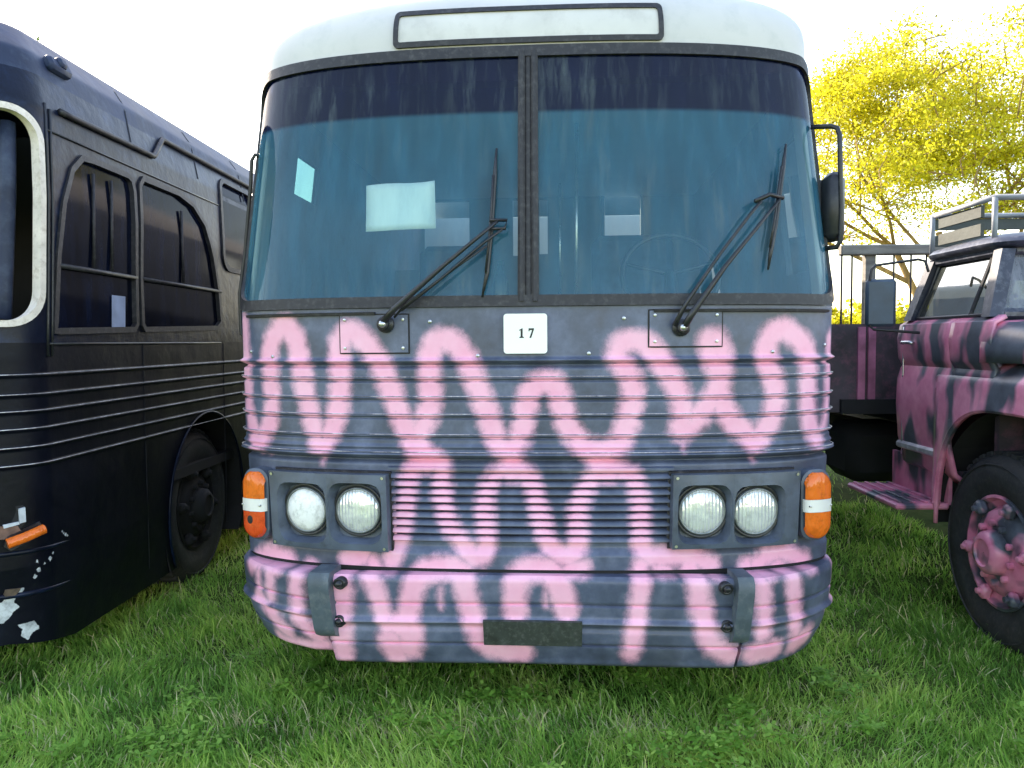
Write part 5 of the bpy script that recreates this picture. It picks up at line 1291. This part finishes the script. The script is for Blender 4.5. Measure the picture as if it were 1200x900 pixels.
# ================================================================== trees
def tree(name, base, height, spread, seed, stems, leaf_m, bark_m, leaf_n, leaf_size, label, cat='tree', group=None, lo=.32, flat=.5, depth=5, tone=None, crown_shape=None):
    rnd = random.Random(seed); root = empty(name, base); tag(root, label, cat, group)
    mb = MB(); tips = []
    def grow(p, d, L, r, lev):
        n = 4; pts = [p]; rs = [r]; q = p.copy(); dd = d.copy()
        for i in range(n):
            dd = dd + np.array([rnd.gauss(0, .10), rnd.gauss(0, .10), rnd.gauss(.02 if lev < 3 else -.05, .07)]); dd /= np.linalg.norm(dd)
            q = q + dd * L / n; pts.append(q.copy()); rs.append(r * (1 - .38 * (i + 1) / n))
        mb.tube(pts, rs, n=8 if lev < 2 else 5, cap=False)
        if lev >= 2:
            for t in pts[1:]: tips.append((t, lev))
        if lev >= depth: return
        k = rnd.choice((2, 3, 3)) if lev else rnd.choice((3, 4))
        for j in range(k):
            az = rnd.uniform(0, 2 * math.pi); sp = rnd.uniform(.35, .85)
            side = np.array([math.cos(az), math.sin(az), 0]); nd = dd * (1 - sp * .35) + side * sp * spread; nd[2] = nd[2] * (flat if lev >= 2 else .85) + .06
            nd /= np.linalg.norm(nd); i0 = rnd.choice((2, 3, 4, 4)) if lev else rnd.choice((3, 4, 4)); grow(pts[i0], nd, L * rnd.uniform(.62, .86), rs[i0] * rnd.uniform(.55, .75), lev + 1)
    for s in range(stems):
        az = 2 * math.pi * s / stems + rnd.uniform(-.4, .4); ln = .0 if stems == 1 else rnd.uniform(.18, .42)
        grow(np.array([.15 * math.cos(az) * (stems > 1), .15 * math.sin(az) * (stems > 1), -.1]), np.array([ln * math.cos(az), ln * math.sin(az), 1.0]), height * lo, height * .0095, 0)
    rs0 = np.random.default_rng(seed + 1); T = np.array([t[0] for t in tips]); zmax = T[:, 2].max()
    k = height / zmax
    mb.v = [v * np.array([k, k, k]) for v in mb.v]; T = T * k
    T = T[T[:, 2] > height * .28]
    if crown_shape:
        cz_, rh, rv = crown_shape; q = (T[:, 0] / (rh * height)) ** 2 + (T[:, 1] / (rh * height)) ** 2 + ((T[:, 2] / height - cz_) / rv) ** 2
        T = T[q < 1]
        add_ = []; G_ = rs0.normal(0, 1, (520, 3)); G_ /= np.linalg.norm(G_, axis=1)[:, None]; G_ *= (rs0.random(520) ** .45)[:, None]
        base_T = np.array([t[0] for t in tips]) * k
        for g_ in G_:
            p_ = g_ * np.array([rh, rh, rv]) * height * .97 + np.array([0, 0, cz_ * height])
            if p_[2] < height * .41: continue
            d_ = np.linalg.norm(base_T - p_, axis=1); d_ = np.where(base_T[:, 2] > p_[2] + .1, d_ + 1.0, d_); b_ = base_T[d_.argmin()]
            m_ = (b_ + p_) / 2 + rs0.normal(0, .08, 3) + (0, 0, .10 * np.linalg.norm(p_ - b_))
            mb.tube([b_, m_, p_], [.022, .015, .007], n=5, cap=False); add_ += [p_, m_ * .4 + p_ * .6]
        T = np.concatenate([T, np.array(add_)])
        w_ = .35 + 1.3 * rs0.random(len(T)); w_ /= w_.sum()
    else: w_ = None
    mb.build('trunk', bark_m, root, smooth=True)
    n = leaf_n; rs_ = np.random.default_rng(seed)
    idx = rs_.choice(len(T), n, p=w_); ctr = T[idx] + rs_.normal(0, 1, (n, 3)) * np.array([.027, .027, .012]) * height
    s = leaf_size * rs_.uniform(.6, 1.4, n); A = rs_.normal(0, 1, (n, 3)); A /= np.linalg.norm(A, axis=1)[:, None]; B = np.cross(A, rs_.normal(0, 1, (n, 3))); B /= np.linalg.norm(B, axis=1)[:, None]
    Q = np.stack([ctr - A * s[:, None], ctr - B * s[:, None] * .5, ctr + A * s[:, None], ctr + B * s[:, None] * .5], 1)
    cl_tone = rs_.random(len(T))[idx]; tn = np.clip(.6 * cl_tone + .4 * rs_.random(n), 0, 1)
    fast_mesh('crown', Q.reshape(-1, 3), np.arange(4 * n).reshape(-1, 4), leaf_m, np.repeat(tn, 4), root)
    return root
yl = leaf_mat('yellow_leaf', [(0, (.08, .07, .015)), (.2, (.34, .30, .02)), (.55, (.60, .56, .03)), (1, (.72, .70, .08))], .5)
gl_ = leaf_mat('green_leaf', [(0, (.02, .05, .01)), (.5, (.05, .10, .02)), (1, (.11, .16, .04))], .4)
tp = at_y(1128, 400, 24.0)
tree('yellow_tree', (tp[0], 24, 0), 11.3, 1.25, 5, 3, yl, M['bark_y'], 105000, .052, 'tall spreading tree with bright yellow leaves, standing beyond the pink truck', crown_shape=(.58, .46, .43))
bx = at_y(1010, 372, 34)[0]
for i, (px, yy, hgt, lb, lm) in enumerate(((1000, 36, 4.0, 'yellow bush seen beside the truck mirror, nearest the pink bus', yl), (1072, 40, 4.2, 'yellowish bush seen between the truck mirror and the cab', yl), (900, 44, 5, 'green bush hidden beyond the pink bus', gl_), (1250, 38, 5, 'green bush beyond the truck cab', gl_))):
    q = at_y(px, 400, yy); tree('bush', (q[0], yy, 0), hgt * .8, 1.5, 40 + i, 6, lm, M['bark'], 5000, .11, lb, 'bush', lo=.35, depth=3)
q = at_y(40, 400, 30); tree('bare_topped_tree', (q[0] - 1.2, 30, 0), 13.2, .8, 77, 1, gl_, M['bark'], 6000, .09, 'thin tree whose top pokes over the dark bus roof', lo=.33)

# far-off wood along the edge of the field
n = 42000; xw = RNG.uniform(-130, 130, n); hw_ = 2.6 + 3.2 * vnoise(xw, xw * 0, 61, .12) + 1.2 * vnoise(xw, xw * 0, 62, .5); tz = RNG.random(n) ** .7
ctr = np.stack([xw, 86 + RNG.normal(0, 2.0, n) + .004 * xw * xw * 0, tz * hw_], -1); A = RNG.normal(0, 1, (n, 3)); A /= np.linalg.norm(A, axis=1)[:, None]; B = np.cross(A, RNG.normal(0, 1, (n, 3))); B /= np.linalg.norm(B, axis=1)[:, None]
sw = RNG.uniform(.16, .42, n)[:, None]; Q = np.stack([ctr - A * sw, ctr - B * sw * .6, ctr + A * sw, ctr + B * sw * .6], 1)
tag(fast_mesh('distant_wood', Q.reshape(-1, 3), np.arange(4 * n).reshape(-1, 4), gl_, np.repeat(np.clip(vnoise(xw, tz * 4, 63, .6) * .6 + RNG.random(n) * .4, 0, 1), 4)), 'low green wood along the far edge of the field', 'wood', kind='stuff')

# ================================================================== light
w = bpy.data.worlds.new("World"); sc.world = w; w.use_nodes = True
nt = w.node_tree; nt.nodes.clear()
sky = nt.nodes.new('ShaderNodeTexSky'); sky.sky_type = 'NISHITA'; sky.sun_disc = False
EL, AZ = 33.0, -42.0      # sun behind the buses, to the left (azimuth from +Y, negative = left)
sky.sun_elevation = R(EL); sky.sun_rotation = R(AZ); sky.air_density = 1.2; sky.dust_density = 1.0; sky.ozone_density = 1.0
bg = nt.nodes.new('ShaderNodeBackground'); bg.inputs['Strength'].default_value = .13
wo = nt.nodes.new('ShaderNodeOutputWorld'); nt.links.new(sky.outputs[0], bg.inputs[0]); nt.links.new(bg.outputs[0], wo.inputs[0])
sd = bpy.data.lights.new('sun', 'SUN'); sd.energy = 3.0; sd.angle = R(.6); sd.color = (1.0, .93, .82)
so = bpy.data.objects.new('sun', sd); COL.objects.link(so)
dirv = Vector((math.sin(R(AZ)) * math.cos(R(EL)), math.cos(R(AZ)) * math.cos(R(EL)), math.sin(R(EL))))
so.rotation_euler = dirv.to_track_quat('Z', 'Y').to_euler(); so.location = (-10, 10, 15)

sc.view_settings.view_transform = 'Standard'; sc.view_settings.look = 'None'
sc.view_settings.exposure = 2.4; sc.view_settings.gamma = 1.0
try:
    sc.view_settings.use_white_balance = True; sc.view_settings.white_balance_temperature = 7600; sc.view_settings.white_balance_tint = 14
except Exception: pass
sc.cycles.max_bounces = 8; sc.cycles.transparent_max_bounces = 24
sc.cycles.use_denoising = True
